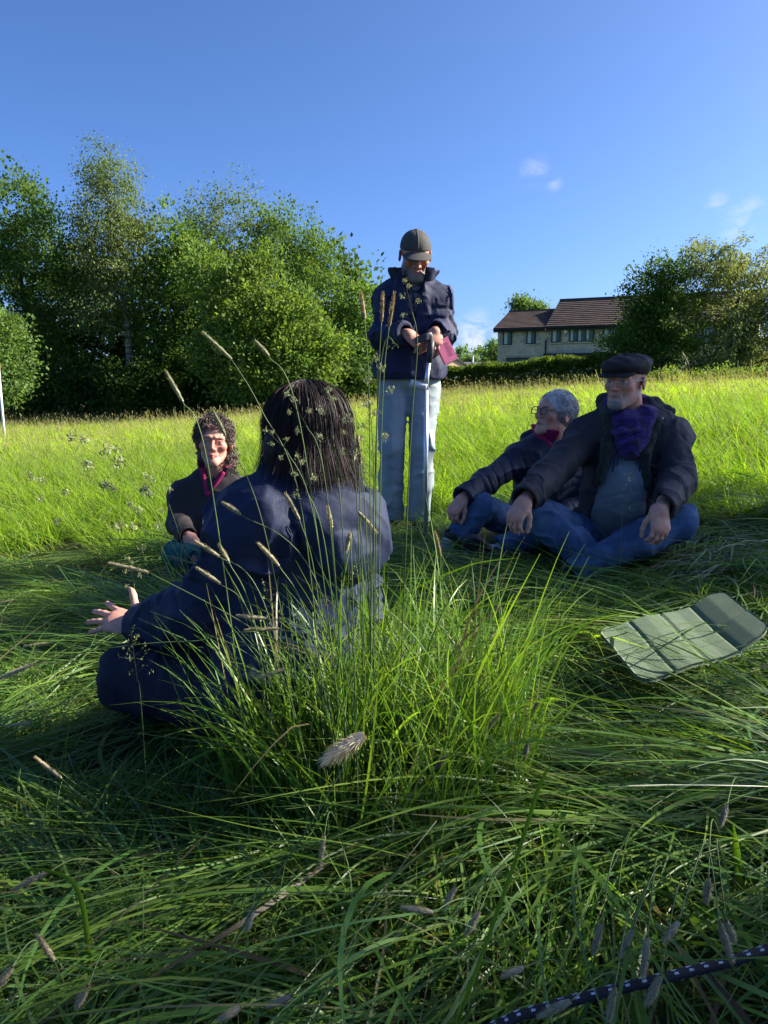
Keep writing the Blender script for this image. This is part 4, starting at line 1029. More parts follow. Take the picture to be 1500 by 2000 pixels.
# places where people sit and press the grass down: x, y, radius
SEATS = []
def seat_clear(x, y, grow=0.0):
    ok = np.ones(len(x), bool)
    for sx, sy, r in SEATS: ok &= (x - sx) ** 2 + (y - sy) ** 2 > (r + grow) ** 2
    return ok
def area(y0, y1, dens, k=.60, pad=.7):
    n = int(dens * (k * (y1 ** 2 - y0 ** 2) + 2 * pad * (y1 - y0))); w1 = 2 * (k * y1 + pad)
    y = np.sqrt(rng.uniform(y0 ** 2, y1 ** 2, n * 2)) if y0 > 6 else rng.uniform(y0, y1, int(dens * w1 * (y1 - y0)))
    x = rng.uniform(-1, 1, len(y)) * (k * y1 + pad); m = np.abs(x) < k * y + pad
    return x[m], y[m]
def flow(x, y):
    P = np.stack([x, y, 0 * x], -1); return (vnoise(P, .9, 11) - .5) * 7 + (vnoise(P, 2.3, 12) - .5) * 2.5 + 3.3
def place(x, y, rz, s, sz=None, tilt=.12):
    z = ground(x, y); n = len(x); rot = np.stack([rng.normal(0, tilt, n), rng.normal(0, tilt, n), rz], 1)
    sc = np.stack([s, s, s if sz is None else sz], 1); return np.stack([x, y, z], 1), rot, sc
def build_grass():
    def cat(*a): return [np.concatenate(q) for q in zip(*a)]
    # pressed grass round the sitters
    x, y = area(.25, 4.6, 62); m = seat_clear(x, y, -.05); x, y = x[m], y[m]
    edge = np.clip((y - 3.2) / 1.6 + .35 * np.abs(x) / 2, 0, 1); m = rng.random(len(x)) > edge * .8; x, y = x[m], y[m]
    scatter('lying_grass', lying, *place(x, y, flow(x, y) + rng.normal(0, .55, len(x)), rng.uniform(.75, 1.3, len(x)), rng.uniform(.35, .85, len(x))), 'long green grass pressed flat where the group sits')
    # upright tufts among it and in front of the sitters
    x, y = area(.9, 5.5, 16); d = vnoise(np.stack([x, y, 0 * x], -1), 1.6, 21); m = seat_clear(x, y, .06) & (d > .50) & ~((y < 3.1) & (y > 1.9) & (x > .3)); x, y = x[m], y[m]
    s = rng.uniform(.45, .85, len(x)); t1 = place(x, y, rng.uniform(0, 6.28, len(x)), s)
    # the taller tussock beside the woman in the foreground
    n = 66; a = rng.uniform(0, 6.28, n); r = np.sqrt(rng.random(n)); x2 = .0 + .30 * r * np.cos(a); y2 = 1.52 + .26 * r * np.sin(a); m = seat_clear(x2, y2, -.04); x2, y2 = x2[m], y2[m]
    s2 = rng.uniform(.7, 1.15, len(x2)); scatter('tall_tussock_grass', tallt, *place(x2, y2, rng.uniform(0, 6.28, len(x2)), s2), 'tall loose tussock of grass beside the woman in the navy hooded jacket')
    n = 26; x3 = rng.uniform(-1.0, -.45, n); y3 = rng.uniform(1.35, 1.6, n); t3 = place(x3, y3, rng.uniform(0, 6.28, n), rng.uniform(.35, .6, n))
    n = 70; x4 = rng.uniform(.1, 1.75, n); y4 = rng.uniform(2.3, 2.62, n); t4 = place(x4, y4, rng.uniform(0, 6.28, n), rng.uniform(.3, .5, n))
    scatter('tufted_grass', tufts, *cat(t1, t3, t4), 'green tufts of upright grass between and beside the sitters')
    # standing meadow
    x, y = area(3.6, 10.5, 30); edge = np.clip((y - 3.6) / 1.3, 0, 1); m = seat_clear(x, y, .12) & (rng.random(len(x)) < .15 + .85 * edge); x, y = x[m], y[m]
    s = rng.uniform(.8, 1.2, len(x)) * np.clip(.55 + .16 * (y - 3.6), .55, 1); a1 = place(x, y, rng.normal(0, .7, len(x)), s, s * rng.uniform(.8, 1.1, len(x)))
    scatter('standing_grass', meadow, *a1, 'bright sunlit standing grass behind the group')
    x, y = area(10, 36, 8.5, .62, 2.5); s = rng.uniform(.8, 1.15, len(x)); b1 = place(x, y, rng.normal(0, .8, len(x)), s, s * rng.uniform(.7, 1.15, len(x)))
    x, y = area(36, 62, 2.2, .5, 2); m = x > -2; x, y = x[m], y[m]; s = rng.uniform(1.3, 1.7, len(x)); b2 = place(x, y, rng.normal(0, .8, len(x)), s, s * .7)
    scatter('far_meadow_grass', farm, *cat(b1, b2), 'yellow-green meadow grass stretching to the trees and hedge')
# ---------------------------------------------------------------- trees, hedges
def leaf_mat(name, rnd_=.12, trans=.42, gain=(1.4, 1.3, .5), rough=.65): return mat(name, attr=True, rough=rough, spec=.12, trans=trans, tcol=gain)
M_leaf = leaf_mat('leaf'); M_bark = mat('bark', (.055, .045, .035), .9, .35, 12, .8, 30, .2); M_birch = mat('birch_bark', (.42, .40, .36), .7, .35, 5, .4, 25, .2, stretch=(1, 1, 4), col2=(.10, .09, .08))

def leaves(cen, dirs, size, cols, droop=0.0, long=1.5):
    """diamond leaves, one per row"""
    n = len(cen); a = dirs + rng.normal(0, .55, (n, 3)); a[:, 2] -= droop; a /= np.linalg.norm(a, axis=1)[:, None]
    b = np.cross(a, rng.normal(size=(n, 3)) + A(0, 0, 1.2)); b /= np.linalg.norm(b, axis=1)[:, None] + 1e-9
    s = (size * rng.choice([.5, .75, 1.0, 1.25], n) * rng.uniform(.8, 1.25, n))[:, None]; nn = np.cross(a, b) * s * .12
    v = np.stack([cen - a * s * long * .5, cen + b * s * .5 + nn, cen + a * s * long * .5, cen - b * s * .5 + nn], 1).reshape(-1, 3)
    i = np.arange(n)[:, None] * 4; f = np.concatenate([i + np.array([[0, 1, 2]]), i + np.array([[0, 2, 3]])])
    return v, f, np.repeat(cols, 4, 0)

def crown_points(lumps, nclump, per, csize, shell=.55, wind=(0, 0, 0), streak=0.0, flat=.7):
    """clumps spread in ellipsoidal lumps; returns leaf centres, outward dirs, clump centres"""
    C_, D_, K_ = [], [], []
    vol = np.array([l[3] * l[4] * l[5] for l in lumps]) ** .67; vol /= vol.sum()
    for l, q in zip(lumps, vol):
        c = A(*l[:3]); r = A(*l[3:6]); n = max(3, int(nclump * q))
        d = rng.normal(size=(n, 3)); d /= np.linalg.norm(d, axis=1)[:, None]; rad = (shell + (1 - shell) * rng.random(n))[:, None]
        k = c + d * r * rad * rng.uniform(.72, 1.28, (n, 1))
        for kk, dd in zip(k, d):
            m = int(per * rng.uniform(.5, 1.5)); g = rng.normal(size=(m, 3)) * A(1, 1, flat) * csize * rng.uniform(.6, 1.3)
            if streak: g += nrm(dd * .6 + A(*wind)) * rng.uniform(0, streak, (m, 1))
            C_.append(kk + g); D_.append(np.tile(nrm(dd + A(*wind) * .8), (m, 1))); K_.append(kk)
    return np.concatenate(C_), np.concatenate(D_), np.array(K_)

def tree(name, label, base, lumps, col, leaf=.12, nclump=200, per=40, csize=.32, trunk_r=.12, top=None, bark=None, wind=(-.25, 0, .1), streak=0.0, droop=0.0, shell=.5, group=None, limbs=26, colvar=.3, long=1.5, cat='tree', flat=.7, stems=1):
    base = A(*base); root = empty(name, base, label, cat, group)
    lumps = [(base[0] + l[0], base[1] + l[1], base[2] + l[2], *l[3:]) for l in lumps]
    leaf = leaf * .72; per = per * 2.1; csize = csize * .92
    C_, D_, K_ = crown_points(lumps, nclump, per, csize, shell, wind, streak, flat)
    C_[:, 2] = np.maximum(C_[:, 2], ground(C_[:, 0], C_[:, 1]) + .08)
    n = len(C_); cv = np.asarray(col) * rng.uniform(1 - colvar, 1 + colvar, (n, 1)); cv = cv * np.clip(1 + .35 * (vnoise(C_, .9, 31) - .5)[:, None] * A(1.5, .8, .5), .4, 1.6)
    v, f, c = leaves(C_, D_, leaf, np.clip(cv, 0, 1), droop, long)
    mb = MB(); topz = max(l[2] for l in lumps) if top is None else base[2] + top
    mc = np.mean([[l[0], l[1]] for l in lumps], 0)
    for s_ in range(stems):
        off = A(rng.normal() * .25, rng.normal() * .2, 0) * (s_ > 0); tp = A(lerp(base[0], mc[0], .8), lerp(base[1], mc[1], .8), topz) + off * 4
        ts = np.linspace(0, 1, 9); spine = [base + off + (tp - base - off) * t + A(.12 * math.sin(t * 5 + s_), .1 * math.cos(t * 4 + s_), 0) * t * (topz - base[2]) * .12 for t in ts]
        spine[0] = spine[0] - A(0, 0, .15)
        mb.tube(spine, [trunk_r * (1.25 - 1.12 * t) for t in ts], 8)
    tr = mb.obj('trunk', bark or M_bark, root, True)
    if limbs:
        lb = MB(); idx = rng.choice(len(K_), min(limbs, len(K_)), replace=False); sp = np.array(spine)
        for i in idx:
            k = K_[i]; j = int(np.clip(np.searchsorted(sp[:, 2], k[2] - .45 * np.linalg.norm((k - sp[4])[:2]) - .2), 1, 7)); s0 = sp[j]
            L_ = np.linalg.norm(k - s0); m = lerp(s0, k, .5) + A(0, 0, .10 * L_) + rng.normal(size=3) * .05 * L_; r0 = max(.012, trunk_r * (1.1 - .11 * j) * .45)
            lb.tube([s0, lerp(s0, m, .6) + A(0, 0, .02), m, lerp(m, k, .6), k], [r0, r0 * .8, r0 * .55, r0 * .35, .006], 5, cap=False)
        tag(lb.obj('limb', bark or M_bark, root, True), kind='stuff')
    o = mkobj('crown', v, f, M_leaf, root, False, c); tag(o, kind='stuff')
    return root

def W(px, py, Y): return V(px, py, Y)
def lumps_px(base, items, Y):
    """items: (px, py, half width px, half height px, dy, depth m) -> lumps relative to base"""
    out = []
    for px, py, hw, hh, dy, dep in items:
        p = V(px, py, Y + dy); k = (Y + dy) / F * 1.02; out.append((p[0] - base[0], p[1] - base[1], p[2] - base[2], hw * k, dep, hh * k))
    return out
def gp(px, Y):
    x = V(px, 800, Y)[0]; return A(x, Y, float(ground(x, Y)))

def build_trees():
    g = 'trees along the wood edge'
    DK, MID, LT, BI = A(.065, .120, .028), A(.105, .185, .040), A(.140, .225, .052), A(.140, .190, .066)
    b = gp(60, 33); tree('broadleaf_tree', 'tall dark broadleaf tree with pointed windblown top left of the birch', b, lumps_px(b, [(40, 420, 45, 85, 0, 1.6), (95, 470, 60, 80, -.5, 1.7), (20, 560, 60, 100, 0, 1.8), (120, 600, 70, 110, -.4, 1.8), (60, 700, 90, 90, -.6, 1.6), (-40, 520, 60, 150, .5, 1.8)], 33), DK * 1.25, .13, 340, 42, .34, .16, streak=.5, wind=(-.35, 0, .35), group=g)
    b = gp(262, 32.5); tree('birch_tree', 'tall birch with white trunk rising above the wood', b, lumps_px(b, [(225, 330, 45, 50, 0, 1.2), (215, 400, 65, 60, 0, 1.5), (255, 440, 50, 60, -.3, 1.3), (200, 490, 70, 70, -.5, 1.5), (240, 560, 60, 70, -.5, 1.4), (190, 600, 50, 60, -.7, 1.2)], 32.5), BI, .085, 330, 46, .30, .17, bark=M_birch, droop=.9, streak=.5, wind=(-.3, 0, -.3), shell=.3, top=9.6, group=g, limbs=40)
    b = gp(350, 33); tree('sycamore_tree', 'leafy green tree between the white-trunked birch and the windblown trees', b, lumps_px(b, [(330, 470, 50, 65, 0, 1.5), (375, 540, 70, 80, -.5, 1.7), (310, 620, 70, 90, -.4, 1.6), (390, 680, 80, 90, -.5, 1.6)], 33), MID, .13, 240, 40, .33, .14, group=g, limbs=30)
    b = gp(455, 35); tree('birch_tree', 'slender birch with thin leaning top behind the bright maple', b, lumps_px(b, [(400, 430, 45, 50, 0, 1.2), (465, 400, 25, 45, 0, .8), (440, 480, 60, 60, 0, 1.4), (500, 500, 55, 80, 0, 1.4), (480, 580, 70, 70, 0, 1.5)], 35), BI * A(.95, 1, .9), .09, 240, 42, .32, .10, bark=M_birch, droop=.5, streak=.5, wind=(-.5, 0, .2), shell=.3, top=8.8, group=g)
    b = gp(600, 34); tree('cherry_tree', 'windblown tree with arching leafy sprays against the sky', b, lumps_px(b, [(545, 480, 45, 50, 0, 1.2), (590, 490, 55, 60, 0, 1.3), (630, 530, 45, 55, 0, 1.2), (570, 570, 70, 70, 0, 1.5), (640, 610, 60, 70, 0, 1.4), (610, 690, 80, 70, 0, 1.4)], 34), MID * A(.95, .95, 1.05), .10, 300, 44, .22, .11, streak=1.1, wind=(-.8, 0, .55), shell=.5, group=g)
    b = gp(500, 29.5); tree('maple_tree', 'bright green sunlit maple bulging from the wood edge', b, lumps_px(b, [(405, 545, 35, 40, .6, .9), (450, 585, 40, 45, 0, 1.0), (505, 560, 40, 55, .4, 1.0), (540, 610, 40, 40, -.2, 1.0), (585, 635, 40, 50, -.2, 1.0), (480, 650, 50, 45, -.6, 1.2), (545, 690, 55, 45, -.6, 1.2), (600, 720, 50, 45, -.4, 1.1), (640, 680, 30, 50, 0, .9), (430, 690, 45, 50, 0, 1.1), (500, 740, 70, 35, -.5, 1.2)], 29.5), LT * .92, .135, 400, 40, .30, .13, streak=.55, group=g)
    b = gp(700, 33); tree('hazel_tree', 'rounded green tree right at the end of the wood beside the standing man', b, lumps_px(b, [(700, 590, 42, 60, 0, 1.3), (690, 680, 55, 70, 0, 1.4), (740, 660, 40, 70, .5, 1.3), (660, 740, 60, 40, 0, 1.2)], 33), LT * A(.85, .95, 1), .12, 200, 42, .30, .11, group=g)
    b = gp(-10, 24); tree('small_tree', 'small pale green tree at the picture edge beside the signpost', b, lumps_px(b, [(0, 650, 45, 60, 0, 1.0), (15, 730, 45, 60, 0, 1.0), (-40, 690, 60, 90, 0, 1.2)], 24), LT * A(.9, .9, 1.1), .11, 120, 42, .25, .08)
    # dark trees standing deeper in the wood
    labs = ['dark shaded tree deep in the wood under the tall pointed tree', 'dark shaded tree deep in the wood behind the birch trunk', 'dark shaded tree deep in the wood behind the maple', 'dark shaded tree deep in the wood behind the rounded hazel']
    for i, px in enumerate((70, 240, 430, 620)):
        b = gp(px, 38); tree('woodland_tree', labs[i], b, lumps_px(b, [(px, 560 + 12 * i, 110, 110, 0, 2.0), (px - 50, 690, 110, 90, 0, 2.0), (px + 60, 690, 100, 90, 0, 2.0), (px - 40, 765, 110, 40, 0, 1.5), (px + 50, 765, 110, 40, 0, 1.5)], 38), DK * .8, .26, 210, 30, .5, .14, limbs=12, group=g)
    # undergrowth shrubs at the foot of the wood
    for i, px in enumerate(range(20, 720, 75)):
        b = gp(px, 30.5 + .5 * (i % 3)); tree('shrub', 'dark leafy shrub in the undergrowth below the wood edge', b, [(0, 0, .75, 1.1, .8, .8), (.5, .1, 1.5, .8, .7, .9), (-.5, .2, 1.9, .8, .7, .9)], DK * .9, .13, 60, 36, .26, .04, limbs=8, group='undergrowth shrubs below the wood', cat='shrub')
    # right side: hawthorn and willow in front of the terrace
    b = gp(1285, 31); tree('hawthorn_tree', 'dense dark green tree in front of the terrace gable and roof', b, lumps_px(b, [(1272, 585, 40, 48, 0, 1.1), (1310, 545, 38, 40, 0, 1.0), (1252, 645, 48, 42, 0, 1.1), (1232, 695, 42, 32, -.2, 1.0), (1310, 620, 65, 70, -.3, 1.4), (1260, 700, 70, 45, -.4, 1.3), (1340, 700, 70, 45, -.4, 1.3)], 31), DK * 1.15, .10, 380, 44, .26, .12, streak=.6, wind=(-.6, 0, .25), shell=.4)
    b = gp(1405, 30.5); tree('willow_tree', 'airy pale willow with trailing leaves and dark forked limbs', b, lumps_px(b, [(1420, 500, 45, 50, 0, 1.2), (1380, 545, 50, 50, 0, 1.2), (1470, 530, 45, 50, 0, 1.2), (1410, 610, 75, 60, 0, 1.4), (1490, 620, 60, 80, 0, 1.4), (1540, 560, 60, 80, 0, 1.4), (1430, 690, 80, 45, 0, 1.3), (1510, 690, 60, 50, 0, 1.3)], 30.5), A(.17, .215, .090), .075, 330, 52, .20, .13, streak=.6, wind=(-.45, 0, -.55), droop=.5, shell=.25, limbs=60, long=2.4, stems=2)
    # weeds and low bushes along the right field edge
    for i, (px, Y, s) in enumerate(((1120, 30, .5), (1170, 29, .6), (1290, 27, .7), (1340, 27.5, .55), (1400, 26.5, .75), (1455, 26.5, .7), (1510, 26, .75), (1240, 29.5, .6))):
        b = gp(px, Y); tree('weed_bush', 'low pale green bush of weeds along the field edge below the willow', b, [(0, 0, .35, 1.0 * s, .6 * s, .55 * s), (.5 * s, 0, .5 * s, .6 * s, .5 * s, .6 * s)], LT * A(1.0, 1, .9), .075, 38, 36, .16, .02, limbs=5, group='weed bushes along the field edge', cat='bush')
    # far trees
    for i, (px, py, hw, hh, Y) in enumerate(((905, 700, 26, 20, 130), (940, 697, 24, 22, 135), (970, 690, 20, 26, 128), (1012, 598, 16, 16, 74), (1036, 606, 10, 9, 74))):
        b = gp(px, Y); lab = ('hazy round tree beyond the slate-roofed houses, first from the standing man', 'hazy round tree beyond the slate-roofed houses, middle of three', 'hazy round tree just beside the end of the stone terrace', 'tree top showing above the lower tiled roof', 'small tree top peeping over the tiled roof by the gable step')[i]
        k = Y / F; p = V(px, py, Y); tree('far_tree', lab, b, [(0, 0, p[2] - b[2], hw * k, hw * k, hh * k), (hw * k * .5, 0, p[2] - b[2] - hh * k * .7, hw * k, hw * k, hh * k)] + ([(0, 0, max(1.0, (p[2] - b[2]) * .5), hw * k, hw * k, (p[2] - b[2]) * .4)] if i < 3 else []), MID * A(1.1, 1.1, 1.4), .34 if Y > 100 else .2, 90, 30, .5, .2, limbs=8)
    # clipped hedge along the field
    hedge()

def hedge():
    a = V(846, 775, 37); c = V(1195, 742, 31); a[2] = ground(a[0], a[1]); c[2] = ground(c[0], c[1])
    root = empty('hedge', lerp(a, c, .5), 'clipped dark green hedge along the field in front of the stone terrace', 'hedge')
    n = 26000; t = rng.random(n); hgt = .95 + .35 * vnoise(np.stack([t * 30, 0 * t, 0 * t], -1), 1.0, 3) + .15 * t
    u = rng.uniform(-1, 1, n); w = rng.random(n); face = rng.random(n)
    lat = np.where(face < .55, -.7 + .25 * rng.random(n), u * .7); z = np.where(face < .55, w, .82 + .28 * rng.random(n)) * hgt
    lat += .22 * (vnoise(np.stack([t * 26, z * 1.2, 0 * t], -1), 1.0, 5) - .5)
    d = nrm((c - a) * A(1, 1, 0)); nl = A(-d[1], d[0], 0)
    P = a + np.outer(t, c - a) + np.outer(lat, nl); P[:, 2] = ground(P[:, 0], P[:, 1]) + z * 1.0 + .05
    dirs = np.where((face < .55)[:, None], -nl, A(0, 0, 1)); cols = A(.085, .14, .022) * rng.uniform(.6, 1.4, (n, 1))
    v, f, cc = leaves(P, dirs, .085, np.clip(cols, 0, 1)); o = mkobj('foliage', v, f, M_leaf, root, False, cc); tag(o, kind='stuff')
    mb = MB()
    for i in range(24):
        p = lerp(a, c, (i + .5) / 24); p[2] = float(ground(p[0], p[1])); mb.tube([p - A(0, 0, .1), p + A(rng.normal() * .1, 0, .6), p + A(rng.normal() * .2, 0, 1.25)], [.035, .028, .012], 6)
    mb.obj('stem', M_bark, root, True)

# shade trees beside the group, outside the picture to the right: their shadow lies on the sitters
def shade_trees():
    def toward(p, t): return np.asarray(p) + SUN * t
    # crown whose shadow covers the two sitters on the right
    for lab, pts, R_, t, n, base in (
        ('young ash tree east of the seated couple shading them', [(1.1, 3.4, .5), (1.05, 3.35, .95), (.95, 3.05, .2), (1.3, 3.05, .3), (.75, 3.9, .2)], .46, 8.5, 72, None),
        ('spreading oak beside the meadow shading the near grass', [(.2, .25, 0), (-.5, -.3, 0), (.6, .75, .0), (-.6, .6, .1), (-1.2, .3, 0), (.95, .3, 0), (-.1, 1.0, .0), (1.3, -.3, 0)], .42, 10.5, 15, None)):
        c = [toward(p, t) for p in pts]; m = np.mean(c, 0); b = A(m[0] + .5, m[1], 0); b[2] = float(ground(b[0], b[1]))
        tree('ash_tree' if 'ash' in lab else 'oak_tree', lab, b, [(*(q - b), R_, R_ * .9, R_) for q in c], A(.04, .075, .016), .13, n, 40, .22, .13, shell=.2, limbs=24)
# ---------------------------------------------------------------- the stone terrace on the hill
def build_terrace():
    YAW = math.radians(27); u = A(math.cos(YAW), -math.sin(YAW), 0); nf = A(-math.sin(YAW), -math.cos(YAW), 0); zz = A(0, 0, 1)
    o0 = V(971, 700, 62); o0[2] = 0.0; gz = float(ground(o0[0], o0[1])) - .1
    AX = np.stack([u, nf, zz])
    root = empty('terraced_house', A(o0[0], o0[1], gz), 'buff stone terrace with brown tiled stepped roof and dark window frames', 'house')
    def Pt(a, z, d=0.0): return A(o0[0], o0[1], 0) + u * a + nf * d + zz * z
    def ray_hit(px, py):           # photo pixel -> (along, height) on the facade plane
        d = V(px, py, 1.0) - CAM; t = (A(o0[0], o0[1], 0) - CAM).dot(nf) / d.dot(nf); p = CAM + d * t; q = p - A(o0[0], o0[1], 0); return q.dot(u), p[2]
    M_st = mat('buff_stone', (.60, .51, .36), .9, .18, 4, .5, 12, .2, col2=(.50, .43, .31)); M_mort = mat('mortar', (.38, .33, .25), .95, .2, 3)
    M_tile = mat('brown_roof_tile', (.105, .070, .055), .85, .3, 3, .5, 14, .2, col2=(.075, .055, .048)); M_dk = mat('dark_stained_wood', (.018, .018, .018), .55, .2, 10)
    M_gl = mat('window_glass', (.10, .14, .14), .06, spec=.8); M_cur = mat('net_curtain', (.50, .54, .50), .9, .15, 9, stretch=(6, 6, 1)); M_pipe = mat('pale_pipe', (.5, .5, .48), .5)
    M_wh = mat('white_plastic', (.8, .8, .78), .4)
    L1 = ray_hit(1068, 650)[0]; LEN = 19.0; eave = ray_hit(1020, 641)[1]; ridge1 = ray_hit(1000, 612)[1] ; DEP = 7.5
    rz1 = eave + 1.65; rz2 = eave + 2.40
    # walls: mortar core, courses of stones proud of it
    wl = MB(); wl.box(Pt(LEN / 2, (eave + gz) / 2 - .3, -DEP / 2), (LEN / 2, DEP / 2, (eave - gz) / 2 + .3), AX); wall = wl.obj('wall', M_mort, root)
    wins = []
    for (x0, y0, x1, y1, nb) in ((984, 644, 999, 673, 1), (1030, 642, 1045, 671, 1), (1079, 639, 1094, 668, 1), (1114, 636, 1159, 666, 3), (991, 700, 1034, 722, 2), (1180, 634, 1215, 664, 2), (1186, 694, 1204, 720, 1)):
        a0, z1 = ray_hit(x0, y0); a1, z0 = ray_hit(x1, y1); wins.append((a0, a1, z0, z1, nb))
    wins.append((L1 + 7.5, L1 + 9.5, eave - 1.5, eave - .25, 2)); wins.append((L1 + 10.6, L1 + 12.2, eave - 1.5, eave - .25, 2))
    st = MB(); row = 0; z = gz
    while z < eave - .05:
        a = -.0 - (.22 if row % 2 else 0); h_ = .20
        while a < LEN:
            L_ = rng.uniform(.32, .55); a0, a1 = max(a, 0.0), min(a + L_, LEN)
            if a1 - a0 > .06 and not any(a1 > w[0] - .06 and a0 < w[1] + .06 and z + h_ > w[2] - .05 and z < w[3] + .05 for w in wins):
                pr = rng.uniform(.012, .028); st.box(Pt((a0 + a1) / 2, z + h_ / 2, pr / 2), ((a1 - a0) / 2 - .008, pr / 2 + .004, h_ / 2 - .008), AX)
            a += L_
        z += h_; row += 1
    so = st.obj('stone', M_st, wall); tag(so, kind='stuff')
    for a0, a1, z0, z1, nb in wins:
        m = MB(); t = .07
        for aa in (a0, a1): m.box(Pt(aa, (z0 + z1) / 2, .04), (t / 2, .05, (z1 - z0) / 2 + t / 2), AX)
        for q in (z0, z1): m.box(Pt((a0 + a1) / 2, q, .042), ((a1 - a0) / 2 - t / 2, .05, t / 2), AX)
        for i in range(1, nb): m.box(Pt(a0 + (a1 - a0) * i / nb, (z0 + z1) / 2, .041), (t * .4, .045, (z1 - z0) / 2 - t / 2), AX)
        wn = m.obj('window', M_dk, root)
        for i in range(nb):
            b0 = a0 + (a1 - a0) * i / nb; b1 = a0 + (a1 - a0) * (i + 1) / nb
            p = MB(); p.box(Pt((b0 + b1) / 2, (z0 + z1) / 2, .022), ((b1 - b0) / 2 - .03, .004, (z1 - z0) / 2 - .03), AX); p.obj('pane', M_gl, wn)
            if z0 > 2.5:
                p = MB(); ww = (b1 - b0) * (.32 if nb > 1 else .40)
                p.box(Pt(b0 + ww * .55 + .04, (z0 + z1) / 2, .029), (ww / 2, .002, (z1 - z0) / 2 - .05), AX); p.obj('curtain', M_cur, wn)
        s = MB(); s.box(Pt((a0 + a1) / 2, z0 - .08, .06), ((a1 - a0) / 2 + .1, .07, .04), AX); s.obj('sill', M_st, wn)
    # roofs: two heights with tile courses
    for lo, hi, rz in ((-.25, L1, rz1), (L1 + .003, LEN + .25, rz2)):
        m = MB(); e = eave + (.0 if rz == rz1 else .02); over = .42
        f0, f1 = Pt(lo, e, over), Pt(hi, e, over); r0, r1 = Pt(lo, rz, -DEP / 2), Pt(hi, rz, -DEP / 2); b0, b1 = Pt(lo, e, -DEP - over), Pt(hi, e, -DEP - over)
        th = A(0, 0, -.14); v = [f0, f1, r1, r0, b0, b1] + [q + th for q in (f0, f1, r1, r0, b0, b1)]
        m.add(v, [(0, 1, 2, 3), (3, 2, 5, 4), (6, 9, 8, 7), (9, 10, 11, 8), (0, 6, 7, 1), (4, 5, 11, 10), (0, 3, 9, 6), (3, 4, 10, 9), (1, 7, 8, 2), (2, 8, 11, 5)])
        rf = m.obj('roof', M_tile, root); n = 14; sl = nrm(r0 - f0); nn = nrm(np.cross(u, sl)); nn = nn if nn[2] > 0 else -nn; Ls = np.linalg.norm(r0 - f0)
        for i in range(n):
            c = MB(); p0 = f0 + sl * Ls * i / n; tilt = .055; ln = Ls / n * 1.12
            q = [p0 + nn * (.012 + tilt), p0 + u * (hi - lo) + nn * (.012 + tilt), p0 + u * (hi - lo) + sl * ln + nn * .014, p0 + sl * ln + nn * .014]
            c.add(q + [x - nn * .05 for x in q[:2]], [(0, 1, 2, 3), (0, 4, 5, 1)]); c.obj('tile_course', M_tile, rf)
        g_ = MB(); g_.box(Pt((lo + hi) / 2, rz + .03, -DEP / 2), ((hi - lo) / 2, .12, .07), AX); g_.obj('ridge', M_tile, rf)
        g_ = MB(); g_.tube([Pt(lo, e - .10, over + .055), Pt(hi, e - .10, over + .055)], .06, 8); g_.obj('gutter', M_dk, root)
        g_ = MB(); g_.box(Pt((lo + hi) / 2, e - .20, over - .06), ((hi - lo) / 2 - .01, .02, .10), AX); g_.obj('fascia', M_dk, root)
        # gable infill
        for aa, tt in ((max(lo, 0) + .003, .1), (min(hi, LEN) - .103, .1)):
            gm = MB(); v = [Pt(aa, e - .16, 0), Pt(aa, e - .16, -DEP), Pt(aa, rz - .16, -DEP / 2)]; gm.add(v + [q + u * tt for q in v], [(0, 1, 2), (5, 4, 3), (0, 3, 4, 1), (1, 4, 5, 2), (2, 5, 3, 0)]); gm.obj('gable', M_mort, root)
    p = MB(); p.tube([Pt(L1, eave - .1, .5), Pt(L1 - .02, eave - .35, .12)], .05, 8); p.tube([Pt(L1 - .02, eave - .35, .12), Pt(L1 - .03, eave - 1.0, .11)], .05, 8); p.obj('downpipe', M_pipe, root, True)
    p = MB(); p.tube([Pt(L1 - .03, eave - .95, .11), Pt(L1 - .03, gz, .11)], .055, 8); p.obj('downpipe', M_dk, root, True)
    a, z = ray_hit(1105, 647); p = MB(); p.tube([Pt(a, z, .03), Pt(a, z, .12), Pt(a, z, .15)], [.17, .16, .10], 16); p.obj('alarm_box', M_wh, root, True)
    a0, z0 = ray_hit(1067, 694); a1, _ = ray_hit(1166, 690)
    p = MB(); p.box(Pt((a0 + a1) / 2, z0 + .02, .45), ((a1 - a0) / 2, .45, .09), AX); po = p.obj('porch_canopy', M_dk, root)
    p = MB(); p.box(Pt((a0 + a1) / 2 - .6, (z0 + gz) / 2, .03), (.55, .04, (z0 - gz) / 2 - .05), AX); dr = p.obj('door', M_dk, root)
    # boarded fence at the far end of the garden, behind the willow
    fr = gp(1440, 34); fe = empty('garden_fence', fr, 'dark board fence under the willow', 'fence'); M_fb = mat('fence_board', (.05, .038, .03), .9, .3, 8)
    for i in range(26):
        b = MB(); x = fr[0] - 1.2 + i * .2; b.box(A(x, 34 + .01 * (i % 2), float(ground(x, 34)) + .75), (.094, .012, .75)); b.obj('board', M_fb, fe)
    for i in range(3):
        b = MB(); x = fr[0] - 1.1 + i * 2.4; b.box(A(x, 34.08, float(ground(x, 34)) + .8), (.05, .05, .8)); b.obj('post', M_fb, fe)

